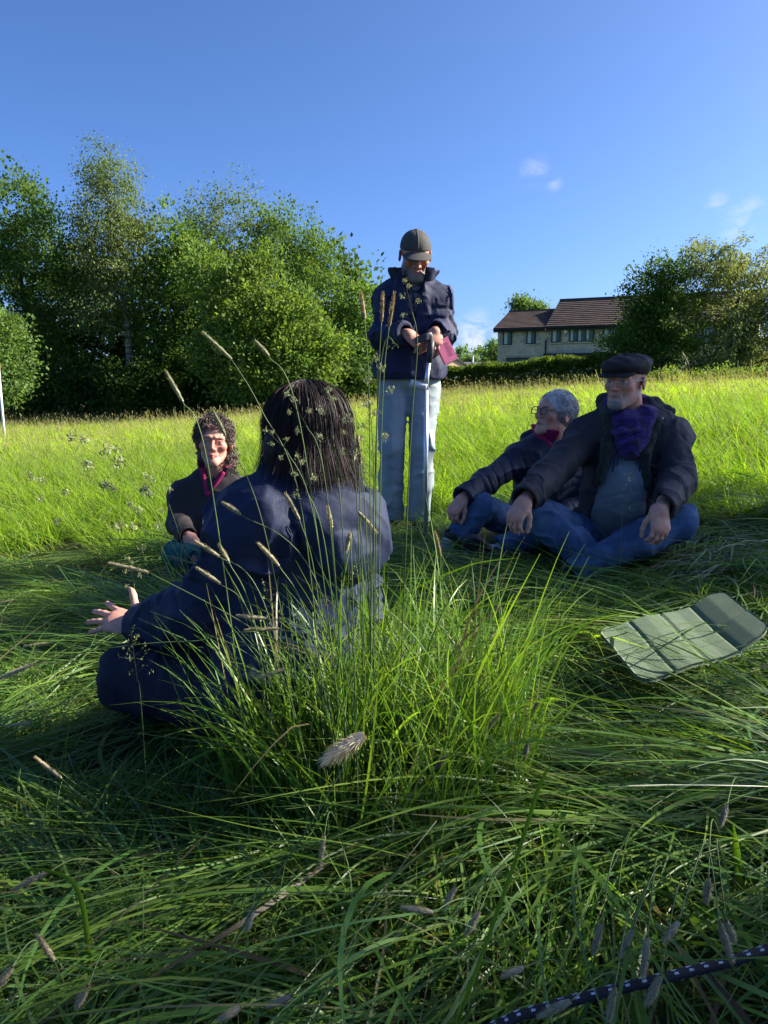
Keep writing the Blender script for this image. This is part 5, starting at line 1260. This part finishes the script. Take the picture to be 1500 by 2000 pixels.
def small_house(label, px, Y, half, dep, yaw, eave_py, ridge_py, wallc, roofc, gable_front=False):
    p = V(px, 730, Y); gz = float(ground(p[0], Y)) - .5; root = empty('cottage', A(p[0], p[1], gz), label, 'house')
    u = A(math.cos(yaw), -math.sin(yaw), 0); nf = A(-math.sin(yaw), -math.cos(yaw), 0); AX = np.stack([u, nf, A(0, 0, 1)]); e = V(px, eave_py, Y)[2]; r = V(px, ridge_py, Y)[2]
    c = A(p[0], p[1], 0); m = MB(); m.box(c + A(0, 0, (gz + e) / 2), (half, dep, (e - gz) / 2), AX)
    for s in (-1, 1):
        q = [c + u * s * half + nf * dep + A(0, 0, e), c + u * s * half - nf * dep + A(0, 0, e), c + u * s * half + A(0, 0, r)]; m.add(q + [x - u * s * .3 for x in q], [(0, 1, 2), (5, 4, 3), (0, 3, 4, 1), (1, 4, 5, 2), (2, 5, 3, 0)])
    m.obj('wall', mat('render_' + label[:6].strip().replace(' ', '_'), wallc, .9, .1, 2, .3, 10), root)
    m = MB(); ov = .3; h = half + .2; a = c + nf * (dep + ov) + A(0, 0, e - .1); b = c - nf * (dep + ov) + A(0, 0, e - .1); t = c + A(0, 0, r + .08)
    v = [a - u * h, a + u * h, t + u * h, t - u * h, b - u * h, b + u * h]; v += [q + A(0, 0, -.14) for q in v]
    m.add(v, [(0, 1, 2, 3), (3, 2, 5, 4), (6, 9, 8, 7), (9, 10, 11, 8), (0, 6, 7, 1), (4, 5, 11, 10), (0, 3, 9, 6), (3, 4, 10, 9), (1, 7, 8, 2), (2, 8, 11, 5)]); rf = m.obj('roof', mat('slate_roof', roofc, .7, .2, 2), root)
    m = MB(); m.tube([t + u * h * .1 - A(0, 0, .3), t + u * h * .1 + A(0, 0, .9)], .13, 8); m.obj('flue', mat('white_plastic', (.8, .8, .78), .4), rf)
    for s in (-.45, .35):
        w = MB(); w.box(c + u * half * s + nf * (dep + .01) + A(0, 0, e - 1.2), (.6, .03, .6), AX); w.obj('window', mat('window_glass', (.10, .14, .14), .06, spec=.8), root)
    w = MB(); w.box(c + u * (half + .01) + A(0, 0, e - 1.0), (.03, .5, .6), AX); w.obj('window', mat('window_glass', (.10, .14, .14), .06, spec=.8), root)

def build_props(JS):
    # signpost
    g = gp(4, 21); root = empty('signpost', g, 'thin white post with small brown board at the meadow edge', 'signpost'); t = V(4, 716, 21)
    m = MB(); m.tube([g - A(0, 0, .2), A(g[0], g[1], t[2])], .035, 10); m.obj('post', mat('white_paint', (.75, .76, .78), .5, .1, 6), root, True)
    m = MB(); m.box(A(g[0] - .06, g[1] - .05, t[2] - .02), (.14, .012, .08)); m.obj('board', mat('brown_board', (.28, .16, .09), .7, .2, 10), root)
    # folding sit mat
    k = {'a': on_ground(1165, 1236, .14), 'b': on_ground(1252, 1338, .12), 'c': on_ground(1506, 1262, .13), 'd': on_ground(1408, 1180, .15)}
    n1, n2 = 72, 40; rows = []
    def prof(t):                          # accordion creases along the long side
        x = t * 4; i = int(min(3, math.floor(x))); f = x - i; return .0035 * (1 - abs(2 * f - 1)) * (1 if i % 2 else -1), f
    top = []; ext = (np.linalg.norm(k['d'] - k['a']) + np.linalg.norm(k['c'] - k['b'])) / 2, np.linalg.norm(k['b'] - k['a'])
    for i in range(n1 + 1):
        for j in range(n2 + 1):
            s_, t_ = i / n1, j / n2; x, y = (s_ - .5) * ext[0], (t_ - .5) * ext[1]; rc = .042; hx, hy = ext[0] / 2 - rc, ext[1] / 2 - rc
            ox, oy = abs(x) - hx, abs(y) - hy
            if ox > 0 and oy > 0:
                l = math.hypot(ox, oy); mx = max(ox, oy); f = mx / l; x = math.copysign(hx + ox * f, x); y = math.copysign(hy + oy * f, y)
            ss, tt = x / ext[0] + .5, y / ext[1] + .5
            p = k['a'] * (1 - ss) * (1 - tt) + k['d'] * ss * (1 - tt) + k['b'] * (1 - ss) * tt + k['c'] * ss * tt
            h, f = prof(ss); z = h + (.034 * max(0, ss - .75) / .25) ; g1 = -.006 * math.exp(-((min(f, 1 - f)) / .035) ** 2) * (1 if 0.02 < ss < .98 else 0); z += g1 - .004 * math.exp(-((tt - .52) / .02) ** 2) + .002 * math.sin(tt * 5 + ss * 3)
            top.append(p + A(0, 0, z + .012))
    top = np.array(top); bot = top - A(0, 0, .010); w = n2 + 1; N_ = len(top); f = []
    for i in range(n1):
        for j in range(n2):
            q = (i * w + j, i * w + j + 1, (i + 1) * w + j + 1, (i + 1) * w + j); f.append(q); f.append(tuple(N_ + x for x in q[::-1]))
    ring = [i * w for i in range(n1 + 1)] + [n1 * w + j for j in range(1, w)] + [i * w + n2 for i in range(n1 - 1, -1, -1)] + [j for j in range(n2 - 1, 0, -1)]
    f += [(ring[i], N_ + ring[i], N_ + ring[(i + 1) % len(ring)], ring[(i + 1) % len(ring)]) for i in range(len(ring))]
    M_mat = mat('green_foam', (.115, .155, .090), .8, .08, 30, .5, 320, .25, bdist=.004)
    o = mkobj('sit_mat', np.concatenate([top, bot]), f, M_mat, None, True, loc=k['a']); tag(o, 'folding sage green foam sit mat lying on the pressed grass', 'mat')
    # rope in the corner: black braid with pale flecks
    ctl = [V(905, 2035, .75), V(1010, 1985, .77), V(1140, 1948, .785), V(1290, 1912, .80), V(1420, 1880, .82), V(1540, 1842, .84), V(1700, 1800, .90)]
    ctl = np.array(ctl); ts = np.linspace(0, len(ctl) - 1, 300); pts = np.stack([np.interp(ts, np.arange(len(ctl)), ctl[:, i]) for i in range(3)], 1)
    for _ in range(12): pts[1:-1] = (pts[:-2] + pts[2:]) / 2
    mb = MB(); S = 14; mb.tube(pts, .0062, S); fm = []
    for i in range(299):
        for kk in range(S):
            ph = (i + (kk * 2)) % 11; band = kk % 7; fm.append(1 if (band in (1, 2) and ph < 4) or (band == 4 and ph in (5, 6, 7)) else 0)
    fm += [0, 0]
    v = np.concatenate(mb.v); rr = pts[np.repeat(np.arange(300), S)]; i_ = np.repeat(np.arange(300), S); k_ = np.tile(np.arange(S), 300); v = rr + (v - rr) * (1 + .07 * np.sin(i_ * 1.2 + k_ * 2.7))[:, None]
    o = mkobj('rope', v, mb.f, [mat('black_braid', (.010, .010, .016), .75, .3, 90), mat('white_fleck', (.34, .37, .46), .8)], None, True, loc=pts[150], fmat=fm); tag(o, 'black braided rope with white flecks stretched over the grass', 'rope')
    # crutch
    J = JS['standing']; top_ = V(838, 664, 4.02); gx = V(832, 1005, 4.02); foot = A(gx[0], gx[1], float(ground(gx[0], gx[1])))
    hd = lambda px, py: V(px, py, 4.02)
    root = empty('crutch', foot, 'silver forearm crutch with grey handle propped before the standing man', 'crutch'); M_al = mat('brushed_aluminium', (.62, .64, .66), .35, .1, 20, metal=.6); M_gp = mat('grey_plastic', (.55, .56, .56), .5); M_dg = mat('dark_grey_plastic', (.045, .045, .05), .5)
    m = MB(); m.tube([foot + A(0, 0, .02), hd(832, 762)], .0125, 12); m.obj('tube', M_al, root, True)
    m = MB(); m.tube([hd(832, 764), hd(834, 735), hd(838, 706)], .0115, 12); m.obj('upper_tube', M_al, root, True)
    m = MB(); m.tube([hd(838, 708), hd(841, 685), hd(842, 665)], [.014, .017, .018], 12); m.obj('cuff_stem', M_dg, root, True)
    v = Vol(hd(828, 655) - .12, hd(828, 655) + .12, .004); c = hd(828, 660); v.fn(lambda X, Y, Z: np.maximum(np.abs(np.sqrt((X - c[0]) ** 2 + (Y - c[1] - .02) ** 2) - .040) - .004, np.abs(Z - c[2] - .3 * (X - c[0])) - .020)); v.fn(lambda X, Y, Z: np.maximum(np.abs(X - c[0] - .045) - .018, -(Y - c[1] - .03)), k=.004, op='sub'); v.cone(c + A(.036, -.004, -.04), c + A(.036, .0, .01), .012, .012, .01)
    mkobj('cuff', *v.mesh(), M_dg, root)
    m = MB(); pts = [hd(833, 757), hd(824, 754), hd(815, 752), hd(806, 749), hd(801, 748)]; m.tube([lerp(pts[0], pts[-1], t) for t in np.linspace(0, 1, 15)], [.020 + (.0025 if i % 2 else -.001) for i in range(15)], 12); m.obj('handle', M_gp, root, True)
    m = MB(); m.tube([foot - A(0, 0, .01), foot + A(0, 0, .035)], [.022, .016], 12); m.obj('rubber_tip', M_dg, root, True)
    # pink book hanging from his hand
    q = [V(854, 667, 4.06), V(876, 656, 4.08), V(888, 703, 4.08), V(866, 713, 4.05)]; ex = nrm(q[1] - q[0]); dn = nrm(q[3] - q[0]); wv, hv = np.linalg.norm(q[1] - q[0]) * 1.08, np.linalg.norm(q[3] - q[0]); dn = nrm(dn - ex * dn.dot(ex)); nb = np.cross(ex, dn); nb = nb if nb[1] < 0 else -nb; c = np.mean(q, 0); AX = np.stack([ex, dn, nb])
    root = empty('book', c, 'pink paperback book held in the standing man\'s fingers', 'book'); M_pk = mat('pink_cover', (.88, .20, .32), .5, .08, 12)
    for s in (-1, 1):
        m = MB(); m.box(c + nb * s * .010, (wv / 2, hv / 2, .0016), AX); cv = m.obj('cover', M_pk, root)
        if s == 1:
            for i in range(13):
                m = MB(); m.box(c + nb * .0120 + ex * (.012 + rng.uniform(-.002, .002)) + dn * (-hv * .28 + i * hv * .047), (rng.uniform(.008, .016), .0011, .0003), AX); m.obj('print_line', mat('dark_print', (.10, .02, .05), .6), cv)
    m = MB(); m.box(c + ex * .002, (wv / 2 - .003, hv / 2 - .003, .0082), AX); m.obj('page_block', mat('paper', (.62, .42, .38), .8, .1, 60), root)
    m = MB(); m.box(c - ex * (wv / 2), (.0016, hv / 2, .0116), AX); m.obj('spine', M_pk, root)

# ---------------------------------------------------------------- single seeding stalks in front
M_stalk = grass_mat('grass_stalk', .5, .35, .25, (1.2, 1.1, .6))
def curve(pts, n):
    pts = np.array(pts); t = np.linspace(0, len(pts) - 1, n); i = np.clip(t.astype(int), 0, len(pts) - 2); f = (t - i)[:, None]
    P = lambda j: pts[np.clip(j, 0, len(pts) - 1)]
    p0, p1, p2, p3 = P(i - 1), P(i), P(i + 1), P(i + 2)
    return .5 * (2 * p1 + (p2 - p0) * f + (2 * p0 - 5 * p1 + 4 * p2 - p3) * f ** 2 + (3 * p1 - p0 - 3 * p2 + p3) * f ** 3)
def stalk(kind, tip, hb, path, label, group, yo=0.0, rad=None, col=None, stemr=.0011, Yh=None, Yr=None, lift=None):
    """tip and base of the seed head in photo pixels, then stem points down to the root on the ground"""
    rt = on_ground(*path[-1]) if path[-1][1] < 1990 else V(path[-1][0], path[-1][1], .78); rt = rt if Yr is None else V(path[-1][0], path[-1][1], Yr); Y0 = rt[1]; rt[2] = float(ground(rt[0], rt[1])) - .02 if path[-1][1] < 1990 else rt[2]
    Yt = (Y0 + yo) if Yh is None else Yh; Yt = Yt if lift is None else on_ground(*hb, lift)[1]; n = len(path); pts = [V(*hb, Yt)] + [V(*p, Yt + (Y0 - Yt) * (i + 1) / n) for i, p in enumerate(path[:-1])] + [rt]
    base = A(*rt); root = empty(kind, base, label, 'grass stalk', group)
    sp = curve(pts, 22)[::-1]; mb = MB(); mb.tube(sp, [stemr * (1.25 - .5 * t) for t in np.linspace(0, 1, 22)], 5)
    v = np.concatenate(mb.v); o = mkobj('stem', v, mb.f, M_stalk, root, True, np.tile(A(.11, .16, .05) * rng.uniform(.8, 1.2), (len(v), 1)))
    a = V(*hb, Yt); b = V(*tip, Yt + rng.uniform(-.01, .01)); d = b - a; L_ = np.linalg.norm(d); bl = Blades()
    c = A(.34, .30, .17) if col is None else A(*col)
    if kind == 'foxtail_stalk':
        r = (L_ * .085 + .0012 if rad is None else rad); bl.spike(a, d, L_, r * .75, c * .9, 10, 8); dn = nrm(d)
        for i in range(420):              # bristles
            t = rng.random() ** .9; u = rng.normal(size=3); u = nrm(u - dn * u.dot(dn)); rr = r * (.5 + .5 * math.sin(math.pi * min(1, .1 + .9 * t)))
            p = a + d * t + u * rr * .55; e = p + u * rr * rng.uniform(.4, 1.1) + dn * r * rng.uniform(.7, 1.6); s_ = np.cross(u, dn) * r * .09
            bl.v.append(np.array([p - s_, p + s_, e])); bl.f.append(np.array([[0, 1, 2, 2]]) + bl.n); bl.n += 3; bl.c.append(np.tile(c * rng.uniform(.8, 1.4), (3, 1)))
        fs = np.concatenate(bl.f); fs = [tuple(dict.fromkeys(q)) for q in fs.tolist()]
        mkobj('seed_head', np.concatenate(bl.v), fs, M_stalk, root, True, np.clip(np.concatenate(bl.c), 0, 1))
    else:
        if kind == 'cocksfoot_stalk':
            for j, (t, off) in enumerate(((0, .30), (.3, -.28), (.55, .2), (.8, -.1), (1.0, .0))):
                sd = nrm(np.cross(d, A(0, 1, 0))) * L_ * off; cc = a + d * t + sd
                for i in range(34):
                    g = cc + rng.normal(size=3) * L_ * .042; e = nrm(rng.normal(size=3) * .6 + nrm(d)) * L_ * .042; s_ = nrm(np.cross(e, rng.normal(size=3))) * L_ * .012
                    bl.v.append(np.array([g - e, g + s_, g + e, g - s_])); bl.f.append(np.array([[0, 1, 2, 3]]) + bl.n); bl.n += 4; bl.c.append(np.tile(c * A(1.0, 1.1, .85) * rng.uniform(.6, 1.3), (4, 1)))
                bl.v.append(np.array([a + d * max(0, t - .12), a + d * max(0, t - .12) + A(.0012, 0, 0), cc + A(.0012, 0, 0), cc])); bl.f.append(np.array([[0, 1, 2, 3]]) + bl.n); bl.n += 4; bl.c.append(np.tile(c * .4, (4, 1)))
            bl.v.append(np.array([a, a + A(.0015, 0, 0), b + A(.001, 0, 0), b])); bl.f.append(np.array([[0, 1, 2, 3]]) + bl.n); bl.n += 4; bl.c.append(np.tile(c * .5, (4, 1)))
        else:
            bl.panicle(a, d, L_, c * A(.38, .55, .36), 22, .0022, .33)
            bl.v.append(np.array([a, a + A(.001, 0, 0), b + A(.0008, 0, 0), b])); bl.f.append(np.array([[0, 1, 2, 3]]) + bl.n); bl.n += 4; bl.c.append(np.tile(c * .5, (4, 1)))
        mkobj('seed_head', np.concatenate(bl.v), np.concatenate(bl.f), M_stalk, root, False, np.clip(np.concatenate(bl.c), 0, 1))
    return root

def build_stalks():
    G1, L1_ = 'foxtail stalks crossing the dark-haired woman', 'pale foxtail stalk leaning across the dark-haired woman\'s navy jacket'
    for tip, hb, path in (((213, 1100), (290, 1118), [(480, 1220), (620, 1330), (700, 1470)]), ((383, 1058), (428, 1087), [(520, 1190), (640, 1420)]), ((385, 1110), (430, 1140), [(500, 1230), (600, 1430)]), ((428, 1065), (448, 1100), [(500, 1230), (560, 1440)]),
        ((505, 1062), (545, 1105), [(610, 1240), (690, 1440)]), ((437, 983), (470, 1005), [(620, 1140), (760, 1360)]), ((558, 965), (585, 1015), [(620, 1160), (660, 1400)]), ((466, 1203), (520, 1208), [(600, 1270), (700, 1440)]), ((480, 1230), (545, 1228), [(620, 1290), (690, 1450)]), ((505, 1325), (560, 1305), [(650, 1330), (740, 1450)]),
        ((690, 900), (700, 850), [(705, 1050), (720, 1380)][::1]), ((676, 1075), (684, 1040), [(690, 1200), (700, 1420)]), ((735, 1040), (700, 1000), [(720, 1180), (760, 1400)]), ((640, 990), (648, 1030), [(660, 1200), (690, 1420)])):
        stalk('foxtail_stalk', tip, hb, path, L1_, G1, rad=.0046, Yr=rng.uniform(1.28, 1.42))
    stalk('foxtail_stalk', (0, 1325), (65, 1297), [(200, 1268), (370, 1253), (560, 1268), (770, 1400)], 'long arching foxtail stalk reaching sideways in front of the spread hand', None, Yr=1.35, rad=.0052, col=(.40, .36, .24))
    stalk('foxtail_stalk', (640, 1482), (712, 1436), [(670, 1500), (600, 1620), (480, 1800), (370, 2010)][::1], 'big fluffy pale seed head close in front of the tussock', None, rad=.0105, col=(.75, .60, .36), Yh=.86)
    G2, L2 = 'foxtails standing before the standing man', 'tall upright foxtail stalk standing before the man with the crutch'
    for tip, hb, path in (((705, 572), (712, 622), [(722, 850), (725, 1330)]), ((748, 573), (745, 628), [(735, 850), (715, 1330)]), ((770, 573), (760, 637), [(745, 850), (735, 1330)]), ((697, 850), (704, 905), [(716, 1050), (735, 1330)]), ((850, 1040), (860, 1085), [(858, 1180), (850, 1310)])):
        stalk('foxtail_stalk', tip, hb, path, L2, G2, Yr=rng.uniform(1.35, 1.5), rad=.0046, col=(.33, .25, .12))
    G3, L3 = 'foxtails before the wood', 'foxtail stalk leaning against the dark wood above the curly-haired woman'
    for tip, hb, path in (((397, 650), (452, 702), [(510, 800), (590, 1000), (650, 1380)]), ((325, 728), (357, 785), [(410, 930), (500, 1380)]), ((500, 668), (525, 695), [(590, 850), (690, 1380)]), ((415, 0 + 800), (440, 850), [(520, 1050), (620, 1400)])):
        stalk('foxtail_stalk', tip, hb, path, L3, G3, Yr=rng.uniform(1.3, 1.45), rad=.0046, col=(.24, .24, .13))
    G4, L4 = 'drooping foxtails near the rope', 'drooping pale foxtail head in the near grass by the rope'
    for tip, hb, path in (((868, 1772), (890, 1732), [(905, 1690), (960, 1900)]), ((912, 1822), (936, 1780), [(990, 1690), (1060, 1760)]), ((1160, 1862), (1175, 1802), [(1205, 1660), (1260, 1700)]), ((1213, 1865), (1236, 1815), [(1290, 1690), (1340, 1760)]), ((1255, 1905), (1265, 1830), [(1282, 1680), (1300, 1700)]), ((1300, 1835), (1325, 1800), [(1380, 1640), (1400, 1700)]), ((785, 1772), (845, 1782), [(930, 1760), (1060, 1860)]), ((985, 1905), (1022, 1890), [(1090, 1880), (1150, 1960)]), ((625, 1692), (633, 1632), [(650, 1590), (700, 1720)]), ((484, 1812), (492, 1775), [(520, 1720), (600, 1830)]), ((1432, 1835), (1418, 1798), [(1400, 1640), (1420, 1690)]), ((1380, 1760), (1384, 1715), [(1392, 1600), (1420, 1660)]), ((1190, 1990), (1200, 1930), [(1240, 1750), (1290, 1800)]), ((1265, 1960), (1290, 1905), [(1330, 1720), (1360, 1780)]), ((1055, 1985), (1115, 1955), [(1200, 1900), (1290, 1960)]), ((1430, 1880), (1405, 1800), [(1380, 1650), (1350, 1700)])):
        stalk('foxtail_stalk', tip, hb, path, L4, G4, rad=.0050, lift=rng.uniform(.15, .20), col=(.34, .29, .18))
    G5, L5 = 'foxtails in the near grass left of the rope', 'pale foxtail head lying over the dark near grass left of the tussock'
    for tip, hb, path in (((150, 1965), (172, 1925), [(220, 1850), (300, 1960)]), ((0, 1922), (24, 1888), [(80, 1840), (180, 1960)]), ((30, 1735), (92, 1704), [(180, 1680), (330, 1760)]), ((0, 1178), (28, 1172), [(120, 1180), (230, 1230)]), ((50, 1262), (95, 1256), [(180, 1270), (290, 1330)]), ((10, 1418), (60, 1412), [(150, 1430), (260, 1490)]), ((70, 1480), (120, 1520), [(160, 1560), (240, 1640)]), ((525, 1965), (570, 1945), [(640, 1930), (720, 1985)]), ((430, 1990), (470, 1968), [(540, 1950), (640, 1985)]), ((75, 1830), (105, 1875), [(130, 1930), (180, 1985)])):
        stalk('foxtail_stalk', tip, hb, path, L5, G5, rad=.0050, lift=rng.uniform(.14, .19), col=(.34, .29, .18))
    G6, L6 = 'foxtails beside the mat', 'foxtail stalk rising beside the green mat'
    for tip, hb, path in (((1058, 1358), (1036, 1400), [(1020, 1450), (1010, 1560)]), ((975, 1395), (952, 1425), [(940, 1480), (960, 1570)]), ((870, 1478), (850, 1500), [(830, 1540), (840, 1620)]), ((1408, 1610), (1420, 1572), [(1440, 1520), (1470, 1600)]), ((1025, 1480), (1030, 1450), [(1060, 1420), (1090, 1540)]), ((705, 1382), (730, 1380), [(770, 1400), (820, 1480)])):
        stalk('foxtail_stalk', tip, hb, path, L6, G6, rad=.0048, lift=rng.uniform(.15, .2), col=(.22, .19, .15))
    G7, L7 = 'cocksfoot stalks', 'cocksfoot stalk with clumped dusky heads beside the curly-haired woman'
    for tip, hb, path in (((138, 855), (240, 925), [(290, 985), (350, 1090), (420, 1250)]), ((205, 880), (270, 1010), [(300, 1090), (350, 1250)]), ((255, 985), (300, 1060), [(320, 1130), (350, 1260)]), ((285, 930), (330, 985), [(360, 1080), (400, 1260)]), ((60, 930), (130, 1000), [(190, 1080), (250, 1230)]), ((250, 1090), (262, 1140), [(268, 1250), (275, 1400)])):
        stalk('cocksfoot_stalk', tip, hb, path, L7, G7, col=(.28, .28, .18))
    G8, L8 = 'cocksfoot over the dark hair', 'cocksfoot stalk with clumped heads in front of the dark hair'
    for tip, hb, path in (((560, 770), (598, 830), [(640, 980), (690, 1380)]), ((580, 890), (600, 960), [(640, 1100), (690, 1400)]), ((640, 760), (650, 850), [(670, 1050), (700, 1400)]), ((520, 840), (560, 880), [(620, 1050), (690, 1400)]), ((680, 810), (690, 880), [(700, 1050), (720, 1400)])):
        stalk('cocksfoot_stalk', tip, hb, path, L8, G8, Yr=rng.uniform(1.3, 1.42), col=(.30, .30, .20))
    G9, L9 = 'cocksfoot over the standing man', 'cocksfoot stalk with clumped heads in front of the standing man\'s jacket'
    for tip, hb, path in (((790, 548), (805, 610), [(815, 680), (800, 900), (770, 1330)]), ((757, 680), (775, 672), [(740, 760), (715, 1330)]), ((735, 700), (738, 790), [(735, 900), (730, 1330)]), ((722, 790), (728, 880), [(730, 980), (730, 1330)])):
        stalk('cocksfoot_stalk', tip, hb, path, L9, G9, Yr=rng.uniform(1.35, 1.5), col=(.28, .28, .18))
    GA, LA = 'fine meadow-grass panicles', 'fine open meadow-grass panicle over the navy clothes'
    for tip, hb, path in (((517, 1145), (545, 1240), [(560, 1300), (600, 1440)]), ((255, 1230), (268, 1330), [(275, 1370), (282, 1450)]), ((575, 1200), (600, 1280), [(620, 1340), (650, 1440)]), ((690, 1110), (680, 1180), [(690, 1290), (700, 1440)])):
        stalk('meadow_grass_stalk', tip, hb, path, LA, GA, Yr=rng.uniform(1.3, 1.4))
    stalk('meadow_grass_stalk', (1228, 930), (1215, 1010), [(1212, 1080), (1210, 1180)], 'fine open panicle in front of the grey shirt of the man in the flat cap', None)
    stalk('foxtail_stalk', (1333, 688), (1345, 712), [(1352, 740), (1358, 800)], 'pale seed head against the dark tree beside the flat cap', None, Yh=5.0, rad=.006)
    # broad blades
    blk = [((372, 1170), (370, 1370), [(470, 1260)]),]
    for i, (pp, w) in enumerate((([(690, 1440), (640, 1300), (470, 1180), (380, 1170), (368, 1372)], .007), ([(760, 1430), (720, 1360), (600, 1340), (360, 1372)], .006), ([(850, 1200), (843, 1110), (842, 1000), (846, 945)], .008), ([(750, 1430), (700, 1240), (560, 1110), (500, 1075)], .0045), ([(700, 1430), (760, 1200), (900, 1110), (1010, 1090)], .005), ([(800, 1450), (850, 1250), (960, 1180), (1060, 1200)], .006), ([(180, 1985), (160, 1760), (90, 1700), (0, 1712)], .008), ([(1450, 1760), (1440, 1680), (1432, 1610)], .012), ([(880, 2010), (1000, 1700), (1060, 1520), (1090, 1500)][::1], .005), ([(1010, 1640), (950, 1480), (905, 1390), (892, 1370)], .008))):
        Y0 = on_ground(*pp[0])[1] if pp[0][1] < 1990 else .8; pts = [V(*q, Y0 - .02 * j) for j, q in enumerate(pp)]; pts[0][2] -= .02
        sp = curve(pts, 18); t = np.gradient(sp, axis=0); sd = np.cross(t, A(0, 1, .3)); sd /= np.linalg.norm(sd, axis=1)[:, None]; ww = (w * .5 * np.where(np.linspace(0, 1, 18) < .6, 1, 1 - .9 * ((np.linspace(0, 1, 18) - .6) / .4)))[:, None]; nn = np.cross(sd, t); nn /= np.linalg.norm(nn, axis=1)[:, None]
        v = np.concatenate([sp - sd * ww, sp + nn * ww * .35, sp + sd * ww]); k = np.arange(17); f = np.concatenate([np.stack([k, k + 1, k + 19, k + 18], 1), np.stack([k + 18, k + 19, k + 37, k + 36], 1)])
        o = mkobj('grass_blade', v, f, M_grass, None, True, np.tile(A(.085, .16, .022) * rng.uniform(.8, 1.2), (len(v), 1)), loc=sp[0])
        tag(o, 'single broad green grass blade arching out of the lying grass', 'grass blade', 'broad arching grass blades')

# ---------------------------------------------------------------- assemble
build_terrace()
small_house('yellowish rendered gable house beyond the hedge, mostly hidden by the book', 866, 105, 3.0, 3.2, math.radians(60), 722, 702, (.55, .40, .22), (.06, .06, .07))
small_house('low house with slate roof and sunlit brick gable beyond the hedge', 918, 112, 4.2, 3.0, math.radians(-25), 729, 708, (.42, .27, .17), (.045, .047, .055))
build_trees()
shade_trees()
JS = {'standing': standing_man(), 'far': far_woman(), 'near': near_woman(), 'gl': glasses_woman(), 'cap': cap_man()}
for k, r in (('standing', .13), ('far', .36), ('near', .28), ('gl', .34), ('cap', .40)):
    p = JS[k]['pelvis'] if k != 'standing' else (JS[k]['anL'] + JS[k]['anR']) / 2; SEATS.append((p[0], p[1] - (.12 if k in ('gl', 'cap', 'far') else 0), r))
SEATS.append((on_ground(1335, 1255, .13)[0], on_ground(1335, 1255, .13)[1], .27))
for k in ('gl', 'cap', 'near', 'far'):
    for j in ('knL', 'knR', 'anL', 'anR'): SEATS.append((JS[k][j][0], JS[k][j][1], .15))
build_props(JS)
build_grass()
build_stalks()
for o in scn.objects:
    if '_w' in o: del o['_w']
